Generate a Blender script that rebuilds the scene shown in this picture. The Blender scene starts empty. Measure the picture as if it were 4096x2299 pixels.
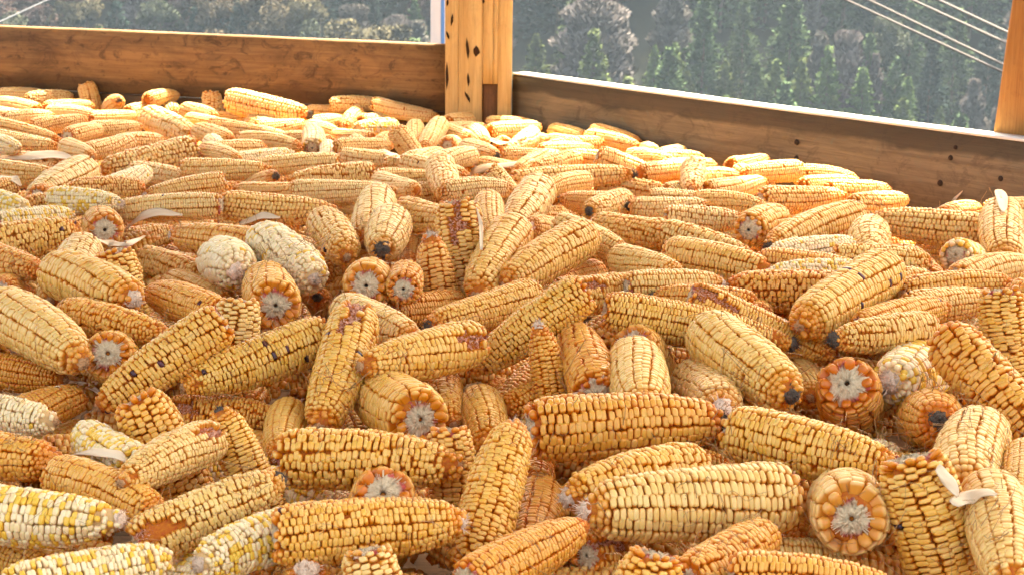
import bpy, math, random, time
import numpy as np
from mathutils import Vector, Matrix
T0 = time.time()
sc = bpy.context.scene
C = sc.collection

# ---------------------------------------------------------------- camera, sky, sun, exposure
W, H = 4096, 2299                      # the photograph's pixels
FPX = 6300.0                           # focal length in those pixels
PITCH, ROLL = math.radians(13.5), math.radians(0.7)
CAMZ = 0.495
cam = bpy.data.cameras.new('camera'); cam_o = bpy.data.objects.new('camera', cam); C.objects.link(cam_o)
cam.sensor_width = 36.0; cam.lens = FPX / W * 36.0
cam.clip_start = 0.05; cam.clip_end = 3000
CAMR = Matrix.Rotation(math.radians(90) - PITCH, 3, 'X') @ Matrix.Rotation(ROLL, 3, 'Z')
cam_o.location = (0, 0, CAMZ); cam_o.rotation_euler = CAMR.to_euler()
cam.dof.use_dof = True; cam.dof.focus_distance = 1.75; cam.dof.aperture_fstop = 22
sc.camera = cam_o

SUN_EL, SUN_AZ = math.radians(63), math.radians(22)      # azimuth measured from +Y towards +X
SUN_DIR = Vector((math.sin(SUN_AZ)*math.cos(SUN_EL), math.cos(SUN_AZ)*math.cos(SUN_EL), math.sin(SUN_EL)))
world = bpy.data.worlds.new('World'); sc.world = world; world.use_nodes = True
wn = world.node_tree.nodes; wl = world.node_tree.links
bg = wn['Background']; sky = wn.new('ShaderNodeTexSky'); sky.sky_type = 'NISHITA'; sky.sun_disc = False
sky.sun_elevation = SUN_EL; sky.sun_rotation = SUN_AZ; sky.air_density = .7; sky.dust_density = 6.0; sky.ozone_density = .6
wl.new(sky.outputs[0], bg.inputs[0]); bg.inputs[1].default_value = 0.15
sun = bpy.data.lights.new('sun', 'SUN'); sun.energy = 2.7; sun.angle = math.radians(0.53); sun.color = (1, .97, .92)
sun_o = bpy.data.objects.new('sun', sun); C.objects.link(sun_o)
sun_o.rotation_euler = SUN_DIR.to_track_quat('Z', 'Y').to_euler(); sun_o.location = (2, 5, 8)
vs = sc.view_settings; vs.view_transform = 'Standard'; vs.look = 'None'; vs.gamma = 1; vs.exposure = 3.12
try:
    vs.use_white_balance = True; vs.white_balance_temperature = 8300; vs.white_balance_tint = 4
except Exception: pass
sc.render.engine = 'CYCLES'
cy = sc.cycles
cy.use_denoising = True
cy.max_bounces = 7; cy.diffuse_bounces = 4; cy.glossy_bounces = 2; cy.transmission_bounces = 2; cy.volume_bounces = 1
cy.caustics_reflective = False; cy.caustics_refractive = False
cy.use_adaptive_sampling = True; cy.adaptive_threshold = 0.015

# ---------------------------------------------------------------- helpers
def ray(px, py):
    d = CAMR @ Vector(((px - W/2)/FPX, -(py - H/2)/FPX, -1.0))
    return d                                            # camera-space depth 1
def at_depth(px, py, dep): return Vector((0, 0, CAMZ)) + ray(px, py) * dep
def at_z(px, py, z):
    d = ray(px, py); return Vector((0, 0, CAMZ)) + d * ((z - CAMZ)/d.z)
def fast_mesh(name, V, faces):
    """V (n,3); faces: list of (m,k) int arrays"""
    me = bpy.data.meshes.new(name)
    V = np.asarray(V, np.float32)
    me.vertices.add(len(V)); me.vertices.foreach_set('co', V.ravel())
    faces = [np.asarray(f, np.int32) for f in faces if len(f)]
    idx = np.concatenate([f.ravel() for f in faces])
    tot = np.concatenate([np.full(len(f), f.shape[1], np.int32) for f in faces])
    st = np.concatenate([[0], np.cumsum(tot)[:-1]]).astype(np.int32)
    me.loops.add(len(idx)); me.loops.foreach_set('vertex_index', idx)
    me.polygons.add(len(tot)); me.polygons.foreach_set('loop_start', st)
    me.update(calc_edges=True)
    return me
def smooth(me):
    me.polygons.foreach_set('use_smooth', np.ones(len(me.polygons), bool)); return me
def attr(me, name, A):
    a = me.attributes.new(name, 'FLOAT_COLOR', 'POINT')
    a.data.foreach_set('color', np.asarray(A, np.float32).ravel())
def obj(name, me, mat=None, parent=None):
    o = bpy.data.objects.new(name, me); C.objects.link(o)
    if mat is not None and not me.materials: me.materials.append(mat)
    if parent is not None: o.parent = parent
    return o
def empty(name, label, cat, group=None, M=None):
    o = bpy.data.objects.new(name, None); C.objects.link(o); o.empty_display_size = .02
    tag(o, label, cat, group)
    if M is not None: o.matrix_world = M
    return o
def tag(o, label, cat, group=None):
    o['label'] = label; o['category'] = cat
    if group: o['group'] = group
    return o

class NT:
    """small node-tree writer"""
    def __init__(s, name, rough=.6, spec=.3):
        s.m = bpy.data.materials.new(name); s.m.use_nodes = True
        s.n = s.m.node_tree.nodes; s.l = s.m.node_tree.links
        s.b = s.n['Principled BSDF']; s.b.inputs['Roughness'].default_value = rough
        s.b.inputs['Specular IOR Level'].default_value = spec
    def put(s, sock, v):
        if isinstance(v, bpy.types.NodeSocket): s.l.new(v, sock)
        elif isinstance(v, (tuple, list)) and len(v) == 3 and sock.type == 'RGBA': sock.default_value = (*v, 1)
        else: sock.default_value = v
    def math(s, op, a, b=0.0, c=0.0):
        x = s.n.new('ShaderNodeMath'); x.operation = op
        for i, v in enumerate((a, b, c)): s.put(x.inputs[i], v)
        return x.outputs[0]
    def mix(s, f, a, b, mode='MIX'):
        x = s.n.new('ShaderNodeMix'); x.data_type = 'RGBA'; x.blend_type = mode
        s.put(x.inputs[0], f); s.put(x.inputs[6], a); s.put(x.inputs[7], b)
        return x.outputs[2]
    def rng(s, v, a, b, c=0.0, d=1.0, kind='LINEAR'):
        x = s.n.new('ShaderNodeMapRange'); x.interpolation_type = kind
        for i, q in enumerate((v, a, b, c, d)): s.put(x.inputs[i], q)
        return x.outputs[0]
    def coord(s, which='Object', scale=(1, 1, 1), off=(0, 0, 0)):
        t = s.n.new('ShaderNodeTexCoord'); mp = s.n.new('ShaderNodeMapping')
        mp.inputs['Scale'].default_value = scale; mp.inputs['Location'].default_value = off
        s.l.new(t.outputs[which], mp.inputs[0]); return mp.outputs[0]
    def noise(s, co, scale, detail=3, rough=.55, dist=0.0):
        x = s.n.new('ShaderNodeTexNoise'); s.l.new(co, x.inputs['Vector'])
        x.inputs['Scale'].default_value = scale; x.inputs['Detail'].default_value = detail
        x.inputs['Roughness'].default_value = rough; x.inputs['Distortion'].default_value = dist
        return x.outputs[0]
    def bump(s, h, strength=.4, dist=.002):
        x = s.n.new('ShaderNodeBump'); x.inputs['Strength'].default_value = strength; x.inputs['Distance'].default_value = dist
        s.put(x.inputs['Height'], h); s.l.new(x.outputs[0], s.b.inputs['Normal'])
    def info(s, which):
        x = s.n.new('ShaderNodeObjectInfo'); return x.outputs[which]
    def attr(s, name):
        x = s.n.new('ShaderNodeAttribute'); x.attribute_name = name
        sp = s.n.new('ShaderNodeSeparateColor'); s.l.new(x.outputs['Color'], sp.inputs[0])
        return sp.outputs[0], sp.outputs[1], sp.outputs[2], x.outputs['Alpha']
    def col(s, v): s.put(s.b.inputs['Base Color'], v); return s.m

# ---------------------------------------------------------------- materials
def wood(name, base, dark, grain=(2.0, 60, 60), stain=.5, edge=None, band=None):
    """grain runs along local X"""
    t = NT(name, .72, .25)
    co = t.coord('Object', grain)
    g1 = t.noise(co, 1.6, 6, .65, .9); g2 = t.noise(co, 6.0, 4, .6, .3)
    big = t.noise(t.coord('Object', (1.3, 4, 4)), 3.2, 5, .65, .8)
    blot = t.noise(t.coord('Object', (3, 5, 5)), 5.0, 6, .75, 1.5)
    c = t.mix(t.rng(g1, .36, .70, 0, .8), base, dark)
    c = t.mix(t.rng(g2, .5, .75, 0, .4), c, tuple(x*.45 for x in dark))
    c = t.mix(t.rng(big, .45, .7, 0, stain), c, tuple(x*.5 for x in dark))
    c = t.mix(t.rng(blot, .52, .64, 0, stain*.95), c, (dark[0]*.35, dark[1]*.36, dark[2]*.42))
    if edge: c = t.mix(t.rng(blot, .30, .42, edge[1], 0), c, edge[0])
    if band:                                             # water stain running along the board
        sz = t.n.new('ShaderNodeSeparateXYZ'); t.l.new(t.coord('Object'), sz.inputs[0])
        wob = t.noise(t.coord('Object', (5, 5, 3)), 1.0, 4, .6, .4)
        hh = t.math('ADD', sz.outputs[2], t.math('MULTIPLY', t.math('SUBTRACT', wob, .5), band[2]))
        c = t.mix(t.rng(hh, band[0], band[1], 0, band[3]), c, tuple(x*.42 for x in dark))
    t.bump(t.math('ADD', g1, g2), .35, .0025)
    return t.col(c)
M_post = wood('wood_post', (.60, .38, .15), (.46, .25, .08), stain=.15)
M_wall_a = wood('wood_wall_brown', (.29, .155, .06), (.16, .075, .028), stain=.75, band=(.065, .045, .05, .6))
M_wall_b = wood('wood_wall_grey', (.20, .145, .085), (.115, .08, .045), stain=.45, edge=((.11, .12, .085), .6), band=(.070, .078, .05, .75))
M_post_b = wood('wood_post_orange', (.42, .19, .05), (.30, .115, .025), stain=.25)
M_plain = wood('wood_rough', (.34, .2, .1), (.2, .11, .05), stain=.3)
M_mark = NT('axe_mark', .9, .1).col((.035, .018, .009))
M_mort = wood('wood_mortise', (.20, .085, .032), (.11, .045, .017), stain=.35)
M_nail = NT('nail_hole', .8, .2).col((.03, .018, .012))

def kernel_mat(name, per_object):
    t = NT(name, .42, .40)
    cr, g, b, e = t.attr('kd')
    inf = t.n.new('ShaderNodeObjectInfo')
    if per_object:                                       # one kernel, one object
        g = inf.outputs['Random']
        b = t.math('FRACT', t.math('MULTIPLY', g, 47.37))
    sp = t.n.new('ShaderNodeSeparateColor'); t.l.new(inf.outputs['Color'], sp.inputs[0])
    white, orange, darkp = sp.outputs[0], sp.outputs[1], sp.outputs[2]
    nz = t.noise(t.coord('Object', (9, 9, 4)), 1.0, 2)   # drift of tone along the cob
    # yellow flint: pale crown, orange flanks
    crown = t.mix(g, (.77, .415, .06), (.82, .545, .165))
    crown = t.mix(t.math('MULTIPLY', orange, t.rng(b, 0, 1, .6, 1.0)), crown, (.70, .27, .025))
    crown = t.mix(t.rng(nz, .45, .75, 0, .4), crown, (.71, .33, .045))
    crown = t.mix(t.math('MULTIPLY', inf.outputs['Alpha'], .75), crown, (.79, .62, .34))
    flank = t.mix(orange, (.66, .235, .014), (.60, .14, .006))
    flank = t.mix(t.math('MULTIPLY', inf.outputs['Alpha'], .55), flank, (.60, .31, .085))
    f = t.rng(cr, .72, .99, 0, 1)
    f = t.math('MULTIPLY', f, t.rng(e, 0, 1, 1.0, .35))
    yel = t.mix(f, flank, crown)
    # white flint with scattered yellow kernels
    isy = t.math('GREATER_THAN', b, t.rng(white, .5, 1.0, .58, .96))
    wcol = t.mix(t.rng(cr, .4, .9), (.58, .33, .13), t.mix(g, (.78, .57, .28), (.81, .63, .37)))
    ycol = t.mix(t.rng(cr, .4, .9), (.70, .31, .025), (.76, .45, .06))
    wm = t.mix(isy, wcol, ycol)
    c = t.mix(t.math('GREATER_THAN', white, .25), yel, wm)
    isd = t.math('LESS_THAN', t.math('FRACT', t.math('MULTIPLY', t.math('ADD', g, b), 13.7)), darkp)
    c = t.mix(isd, c, t.mix(b, (.035, .022, .03), (.10, .018, .02)))
    t.put(t.b.inputs['Roughness'], t.rng(g, 0, 1, .33, .48))
    t.b.inputs['Subsurface Weight'].default_value = .25; t.b.inputs['Subsurface Radius'].default_value = (1, .35, .08); t.b.inputs['Subsurface Scale'].default_value = .004
    return t.col(c)
M_kern = kernel_mat('kernels', False); M_kern1 = kernel_mat('kernel', True)

t = NT('cob_core', .85, .15)
inf = t.info('Color'); spn = t.n.new('ShaderNodeSeparateColor'); t.l.new(inf, spn.inputs[0])
nz = t.noise(t.coord('Object', (14, 14, 9)), 1.5, 4)
c = t.mix(t.rng(nz, .35, .65), (.52, .165, .018), (.42, .085, .018))
c = t.mix(t.math('GREATER_THAN', spn.outputs[0], .25), c, (.60, .36, .15))
t.bump(t.noise(t.coord('Object', (40, 40, 40)), 1, 3), .6, .001)
M_core = t.col(c)

t = NT('cob_butt', .9, .12)
co = t.coord('Object', (1, 1, 1))
nz = t.noise(t.coord('Object', (16, 16, 16)), 1, 4, .7); nb = t.noise(t.coord('Object', (5, 5, 5)), 1, 2)
geo = t.n.new('ShaderNodeSeparateXYZ'); t.l.new(co, geo.inputs[0])
rad = t.math('SQRT', t.math('ADD', t.math('POWER', geo.outputs[0], 2.0), t.math('POWER', geo.outputs[1], 2.0)))
inv = t.math('DIVIDE', 1.0, t.math('ADD', rad, .02))
cmb = t.n.new('ShaderNodeCombineXYZ')
t.put(cmb.inputs[0], t.math('MULTIPLY', geo.outputs[0], inv)); t.put(cmb.inputs[1], t.math('MULTIPLY', geo.outputs[1], inv)); t.put(cmb.inputs[2], t.math('MULTIPLY', rad, 1.2))
fib = t.noise(cmb.outputs[0], 9.0, 5, .7)
c = t.mix(t.rng(nz, .3, .7), (.80, .62, .39), (.66, .47, .27))
c = t.mix(t.rng(fib, .5, .72, 0, .7), c, (.58, .38, .20))
c = t.mix(t.math('MULTIPLY', t.rng(rad, .24, .34), t.rng(nb, .44, .6)), c, (.52, .09, .07))
c = t.mix(t.rng(rad, .055, .04), c, (.10, .065, .04))
t.bump(t.math('ADD', nz, fib), .8, .002)
M_butt = t.col(c)

t = NT('cob_tip', .95, .08)
nz = t.noise(t.coord('Object', (22, 22, 22)), 1, 4, .75)
inf = t.info('Color')
c = t.mix(t.rng(nz, .35, .75), inf, t.mix(1.0, t.mix(1.0, inf, (1.7, 1.65, 1.6), 'MULTIPLY'), (.03, .025, .02), 'ADD'))
t.bump(nz, .8, .002); M_tip = t.col(c)
t = NT('chaff', .8, .15); M_chaff = t.col(t.mix(t.noise(t.coord('Object', (30, 30, 30)), 1, 2), (.50, .13, .07), (.74, .45, .28)))
M_silk = NT('corn_silk', .6, .25).col((.38, .20, .08))
t = NT('dry_husk', .65, .25)
hz = t.noise(t.coord('Object', (70, 2.5, 1)), 1.0, 4, .6)
c = t.mix(t.rng(hz, .35, .65), (.76, .59, .39), (.62, .44, .27))
t.bump(hz, .5, .0015)
t.b.inputs['Transmission Weight'].default_value = 0.0
M_husk = t.col(c)

# ---------------------------------------------------------------- terrain
def terrain_z(x, y):
    x = np.asarray(x, float); y = np.asarray(y, float)
    z = np.interp(y, [-400, 7, 40, 118, 260, 900], [-1.35, -1.35, -9.5, -31.0, 54.0, 438.0])
    return z + .5*np.sin(x*.06+1.1)*np.clip((y-20)/60, 0, 1) + .35*np.sin(x*.17+y*.11)*np.clip((y-20)/60, 0, 1)
ys = np.unique(np.concatenate([np.linspace(-200, -10, 20), np.linspace(-10, 100, 45), np.linspace(100, 200, 50), np.linspace(200, 260, 10)]))
xs = np.linspace(-260, 260, 105)
X, Y = np.meshgrid(xs, ys); Z = terrain_z(X, Y)
V = np.stack([X, Y, Z], -1).reshape(-1, 3); n, m = Y.shape
q = (np.arange(n-1)[:, None]*m + np.arange(m-1)[None]).ravel()
t = NT('forest_floor', .95, .1)
nz = t.noise(t.coord('Object', (.25, .25, .25)), 1, 6, .7)
MG = t.col(t.mix(t.rng(nz, .35, .65), (.012, .015, .010), (.03, .028, .02)))
g = obj('hillside_ground', smooth(fast_mesh('ground', V, [np.stack([q, q+1, q+m+1, q+m], 1)])), MG); g['kind'] = 'structure'

# ---------------------------------------------------------------- crib timber
def slab(name, L, z0, z1, th, mat, parent=None, warp=0.0, seed=0, n=24, chamfer=.004):
    """board along local X from 0..L, y 0..th (outwards), z0..z1, chamfered edges, slightly warped"""
    r = random.Random(seed); c = chamfer
    prof = [(0, z0+c), (c, z0), (th-c, z0), (th, z0+c), (th, z1-c), (th-c, z1), (c, z1), (0, z1-c)]
    V = []; ph = r.random()*6
    for i in range(n+1):
        x = L*i/n; w = warp*math.sin(x*1.7+ph) ; dz = warp*.6*math.sin(x*2.3+ph*2)
        for (y, z) in prof: V.append((x, y+w, z+dz+r.uniform(-1, 1)*.0006))
    k = len(prof)
    F = [(i*k+j, i*k+(j+1) % k, (i+1)*k+(j+1) % k, (i+1)*k+j) for i in range(n) for j in range(k)]
    me = fast_mesh(name, np.array(V), [np.array(F), np.array([list(range(k))[::-1], [n*k+j for j in range(k)]])])
    return obj(name, me, mat, parent)
M_edge = NT('weathered_glare', .8, .2).col((.62, .62, .60))  # for an added pale strip: skylight glare painted onto the weathered top edge
def wall_frame(A, B):
    x = (B - A); x.z = 0; x.normalize(); y = Vector((0, 0, 1)).cross(x)
    return Matrix(((x.x, y.x, 0, A.x), (x.y, y.y, 0, A.y), (0, 0, 1, 0), (0, 0, 0, 1)))
P0, P1 = at_z(1785, 476, 0), at_z(0, 374, 0)
Q0, Q1 = at_z(2045, 488, 0), at_z(4096, 826, 0)
dL = (P1-P0).normalized(); dR = (Q1-Q0).normalized()
nL = Vector((-dL.y, dL.x, 0)); nL = nL if nL.y > 0 else -nL
nR = Vector((-dR.y, dR.x, 0)); nR = nR if nR.y > 0 else -nR
A = P0 + dL*3.2                                           # local X runs A -> P0, local +Y outwards
ML = wall_frame(A, P0); LL = (P0 - A).length
wl_a = empty('plank_wall', 'brown stained plank wall behind the cobs, its top edge pale', 'wall', 'plank walls of the corn crib', ML)
zt = .178
for i, hgt in enumerate((.165, .16, .17, .17, .2)):
    slab('plank', LL, zt-hgt+.003, zt, .032, M_wall_a, wl_a, .0015, 3+i); zt -= hgt
MR = wall_frame(Q0, Q0 + dR*3.0)
wl_b = empty('plank_wall', 'grey brown knotty plank wall with sunlit top edge', 'wall', 'plank walls of the corn crib', MR)
zt = .112
for i, hgt in enumerate((.235, .2, .2, .2)):
    pl = slab('plank', 3.0, zt-hgt+.003, zt, .042, M_wall_b, wl_b, .002, 13+i)
    if i == 0: top_pl = pl; slab('glare_edge', 3.0, zt+.0002, zt+.005, .0425, M_edge, pl, .002, 13, chamfer=.001)
    zt -= hgt
def disc(name, r, mat, parent, M, n=12, th=.002):
    a = np.linspace(0, 2*np.pi, n, endpoint=False)
    ring = np.stack([np.cos(a)*r, np.sin(a)*r, 0*a], 1)
    V = np.concatenate([ring, ring*[.8, .8, 1]+[0, 0, th]])
    i = np.arange(n); j = (i+1) % n
    o = obj(name, fast_mesh(name, V, [np.stack([i, j, j+n, i+n], 1), np.array([list(range(n, 2*n))])]), mat, parent)
    o.matrix_basis = M; return o
FACE = Matrix.Rotation(math.radians(90), 4, 'X')          # disc normal towards -Y (into the crib)
def on_wall(Mw, px, py):
    """local x,z of a pixel on a wall's inner face"""
    Mi = Mw.inverted(); o = Mi @ Vector((0, 0, CAMZ)); d = Mi.to_3x3() @ ray(px, py)
    p = o + d*(-o.y/d.y); return p.x, p.z
for (px, py, r) in ((3763, 733, .006), (4005, 715, .005), (3805, 632, .005), (3190, 570, .006), (3188, 632, .005), (3825, 590, .004)):
    x, z = on_wall(MR, px, py); disc('nail_hole', r, M_nail, top_pl, Matrix.Translation((x, -.0022, z)) @ FACE)

# corner post between the two walls: body with upright facing strips, a mortise and axe marks
pw = (Q0 - P0); pw.z = 0; PWD = pw.length
PY = min(P0.y, Q0.y)-.012; PWD = Q0.x-P0.x
MP = wall_frame(Vector((P0.x, PY, 0)), Vector((Q0.x, PY, 0)))
post = empty('corner_post', 'squared orange timber post with dark axe marks in the crib corner', 'post', 'posts of the corn crib', MP)
Z0, Z1 = -1.36, 1.9
def upright(name, x0, x1, y0, y1, z0, z1, mat, parent, ch=.004, lean=(0, 0), n=30, wob=.0012, seed=0):
    r = random.Random(seed); c = ch
    prof = [(x0+c, y0), (x1-c, y0), (x1, y0+c), (x1, y1-c), (x1-c, y1), (x0+c, y1), (x0, y1-c), (x0, y0+c)]
    V = []
    for i in range(n+1):
        z = z0+(z1-z0)*i/n
        for (x, y) in prof: V.append((x+lean[0]*z+r.uniform(-wob, wob), y+lean[1]*z+r.uniform(-wob, wob)*.5, z))
    k = 8
    F = [(i*k+j, i*k+(j+1) % k, (i+1)*k+(j+1) % k, (i+1)*k+j) for i in range(n) for j in range(k)]
    # local X along the grain for the wood material: build lying down, stand it up
    V = np.array(V); me = fast_mesh(name, np.stack([V[:, 2], V[:, 1], -V[:, 0]], 1), [np.array(F), np.array([list(range(k))[::-1], [n*k+j for j in range(k)]])])
    o = obj(name, me, mat, parent); o.matrix_basis = Matrix(((0, 0, -1, 0), (0, 1, 0, 0), (1, 0, 0, 0), (0, 0, 0, 1)))
    return o
f0 = -.012
ex = PWD/505.0                                            # metres per zoomed pixel across the post
upright('post_body', .001, PWD-.001, f0+.016, .15, Z0, Z1, M_post, post, seed=1)
strips = [(0, 98), (99.5, 281), (283, 362), (363.5, 398), (399.5, 505)]
for k, (a, b) in enumerate(strips):
    zlo = Z0 if k not in (2, 3) else .092
    upright('facing_strip', a*ex, b*ex, f0, f0+.0158, zlo, Z1, M_post, post, .0012, seed=20+k, wob=.0006)
upright('mortise_block', 284*ex, 398*ex, f0+.010, f0+.0158, Z0, .0905, M_mort, post, .001, seed=33)
for (u, v, w, h, sk) in ((48, 150, 13, 48, .12), (14, 20, 12, 30, .1), (165, 365, 16, 85, -.08), (232, 385, 34, 44, 0), (170, 600, 13, 55, -.05), (165, 730, 16, 45, -.5), (16, 265, 12, 35, -.3), (284, 8, 12, 22, 0), (10, 570, 14, 110, 0)):
    x, z = on_wall(MP, 1365+(790+u)/1.887, v/1.887)
    ww, hh = w*1.5*ex, h*1.0*ex
    pts = [(-.1, -1), (.55, -.25), (.35, .45), (-.05, 1), (-.5, .3), (-.45, -.35)]
    V = [(px*ww+sk*py*hh, -.0006, py*hh) for px, py in pts] + [(px*ww*.8+sk*py*hh*.8, -.0016, py*hh*.85) for px, py in pts]
    me = fast_mesh('axe_mark', np.array(V), [np.array([(i, (i+1) % 6, 6+(i+1) % 6, 6+i) for i in range(6)]), np.array([[6, 7, 8, 9, 10, 11]])])
    o = obj('axe_mark', me, M_mark, post); o.location = (x, f0-.0015, z)
# far post, standing outside the grey wall
b0 = on_wall(MR, 3895, 548)
base = MR @ Vector((b0[0], .046, 0))
MQ = MR.copy(); MQ.translation = base
post2 = empty('wall_post', 'plain orange timber post standing outside the grey plank wall', 'post', 'posts of the corn crib', MQ)
upright('post_body', 0, .16, 0, .14, Z0, Z1, M_post_b, post2, .004, (.07, 0), seed=5)

# floor, roof
fl = empty('crib_floor', 'rough board floor under the heap', 'floor'); fl['kind'] = 'structure'
for k in range(14): 
    o = slab('board', 6.2, -.04, 0, .36, M_plain, fl, .001, 60+k, 4); o.location = (-3.2, -.35+k*.365, -.42)
def isect(a, da, b, db):
    d = da.x*db.y-da.y*db.x; s = ((b.x-a.x)*db.y-(b.y-a.y)*db.x)/d; return a+da*s
OV_L, OV_R, FRONT = .56, .52, .75
ra, rb = P0+nL*OV_L, Q0+nR*OV_R
K = isect(ra, dL, rb, dR); RA = ra + dL*3.3; RB = rb + dR*3.0
poly = [RA, K, RB, Vector((RB.x, FRONT, 0)), Vector((RA.x, FRONT, 0))]
V = [(p.x, p.y, 1.9) for p in poly] + [(p.x, p.y, 1.96) for p in poly]
F = [np.array([(i, (i+1) % 5, 5+(i+1) % 5, 5+i) for i in range(5)]), np.array([[4, 3, 2, 1, 0], [5, 6, 7, 8, 9]])]
ro = obj('roof', fast_mesh('roof', np.array(V), F), M_plain); ro['kind'] = 'structure'
tag(ro, 'plank roof sheltering the corn crib', 'roof')

# white upright with a blue stripe beyond the brown wall
wp = at_depth(1722, 100, 5.6)
whp = empty('white_post', 'white painted post with a blue stripe beyond the brown wall', 'post', None, Matrix.Translation((wp.x, wp.y, 0)))
M_white = NT('white_paint', .5, .3).col((.70, .71, .73)); M_blue = NT('blue_paint', .5, .3).col((.10, .27, .60))
upright('post_body', 0, .10, 0, .08, terrain_z(wp.x, wp.y)-.1, 1.9, M_white, whp, .004, seed=8, wob=0)
upright('blue_stripe', .037, .049, -.003, .002, -1.3, 1.9, M_blue, whp, .0005, seed=9, wob=0)

# cables
def tube(P, r, k=6):
    P = np.array(P); n = len(P); T = np.gradient(P, axis=0); T /= np.linalg.norm(T, axis=1)[:, None]
    up = np.array([0, 0, 1.0]); A1 = np.cross(T, up); A1 /= np.linalg.norm(A1, axis=1)[:, None]+1e-9; B1 = np.cross(T, A1)
    a = np.linspace(0, 2*np.pi, k, endpoint=False)
    r = np.broadcast_to(np.asarray(r, float), (n,))
    V = P[:, None]+r[:, None, None]*(np.cos(a)[None, :, None]*A1[:, None]+np.sin(a)[None, :, None]*B1[:, None])
    i = (np.arange(n-1)[:, None]*k+np.arange(k)[None]); j = (np.arange(n-1)[:, None]*k+(np.arange(k)[None]+1) % k)
    return V.reshape(-1, 3), np.stack([i, j, j+k, i+k], -1).reshape(-1, 4)
M_cab = NT('cable', .7, .1).col((.115, .105, .10)); M_cabd = NT('cable_grey', .6, .3).col((.07, .08, .095))
labs = ['lowest pale cable crossing before the forest', 'second pale cable, just above the lowest one', 'third pale cable up, lower of the upper pair', 'topmost pale cable crossing before the forest']
for k, (u0, u1, v1) in enumerate(((1230, 2395, 535), (1400, 2400, 480), (1730, 2430, 320), (1930, 2440, 240))):
    a = at_depth(2730+u0/1.886, 0, 11.5); b = at_depth(2730+u1/1.886, v1/1.886, 10.0)
    d = b-a; P = []
    for s in np.linspace(-7, 9, 60):
        p = a+d*s; p.z += .0016*((s-.5)**2-.25)*d.length**2*.35; P.append(p)
    Vv, Ff = tube(P, .0085); o = obj('cable', smooth(fast_mesh('cable', Vv, [Ff])), M_cab); tag(o, labs[k], 'cable', 'cables in front of the forest')
a = at_depth(0, 88, 14); b = at_depth(192, 0, 15.5); d = b-a
Vv, Ff = tube([a+d*s for s in np.linspace(-12, 20, 40)], .006); o = obj('cable', smooth(fast_mesh('cable', Vv, [Ff])), M_cabd)
tag(o, 'single thin grey cable rising past the brown trees', 'cable')

# ---------------------------------------------------------------- forest
def leaf_mat(name):
    t = NT(name, .9, .04)
    nz = t.noise(t.coord('Object', (11, 11, 9)), 1, 3, .6)
    inf = t.info('Color'); rn = t.info('Random')
    hs = t.n.new('ShaderNodeHueSaturation'); t.l.new(inf, hs.inputs['Color'])
    t.put(hs.inputs['Value'], t.math('MULTIPLY', t.rng(nz, .32, .68, .6, 1.4), t.rng(rn, 0, 1, .85, 1.15)))
    t.put(hs.inputs['Hue'], t.rng(rn, 0, 1, .485, .515))
    return t.col(hs.outputs[0])
M_leaf = leaf_mat('foliage')
t = NT('bark', .9, .1); M_bark = t.col(t.mix(t.noise(t.coord('Object', (20, 20, 3)), 1, 4), (.09, .06, .045), (.20, .16, .13)))
def tri_cloud(P, size, rng, D=None, elong=1.0):
    n = len(P); a = rng.normal(size=(n, 3)); a /= np.linalg.norm(a, axis=1)[:, None]
    if D is not None: a = a*.5+D; a /= np.linalg.norm(a, axis=1)[:, None]
    b = np.cross(a, rng.normal(size=(n, 3))); b /= np.linalg.norm(b, axis=1)[:, None]
    s = np.broadcast_to(size, (n,))[:, None]*rng.uniform(.6, 1.4, (n, 1))
    V = np.stack([P-a*s*elong*.5, P+b*s*.4, P+a*s*elong*.6, P-b*s*.4], 1)
    return V.reshape(-1, 3), np.arange(4*n).reshape(-1, 4)
def conifer(seed, wid=.2, lv=40, br=9, pts=19):
    rng = np.random.default_rng(seed); Ps = []; Ds = []
    for i in range(lv):
        h = .06+.93*(i/(lv-1))**.92; R = wid*(1.02-h)**.78*rng.uniform(.8, 1.12)
        nb = max(3, int(br*(1.15-h*.7)))
        for a in rng.uniform(0, 2*np.pi, nb):
            r = R*rng.uniform(.6, 1.25); d = np.array([np.cos(a), np.sin(a), 0])
            tt = rng.uniform(.15, 1, pts)**.6
            p = d[None]*(r*tt)[:, None]; p[:, 2] = h - .25*r*tt + .12*r*tt**3*rng.uniform(0, 2)
            p += rng.normal(size=p.shape)*.007
            Ps.append(p); Ds.append(np.tile(d+[0, 0, .15], (pts, 1)))
    return tri_cloud(np.concatenate(Ps), .015, rng, np.concatenate(Ds), 1.5)
def twiggy(seed, cone=True, n=13000):
    rng = np.random.default_rng(seed); h = .12+.86*rng.random(n)**.8
    R = (.20*(1.03-h)**.7 if cone else .27*np.sqrt(np.clip(1-((h-.55)/.47)**2, .01, 1)))
    lob = 1+.22*np.sin(h*26+seed)
    a = rng.uniform(0, 2*np.pi, n); r = R*rng.random(n)**.45*lob
    P = np.stack([np.cos(a)*r, np.sin(a)*r, h], 1); D = np.stack([np.cos(a)*.7, np.sin(a)*.7, .7+0*a], 1)
    return tri_cloud(P, .0155, rng, D, 2.6)
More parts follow.
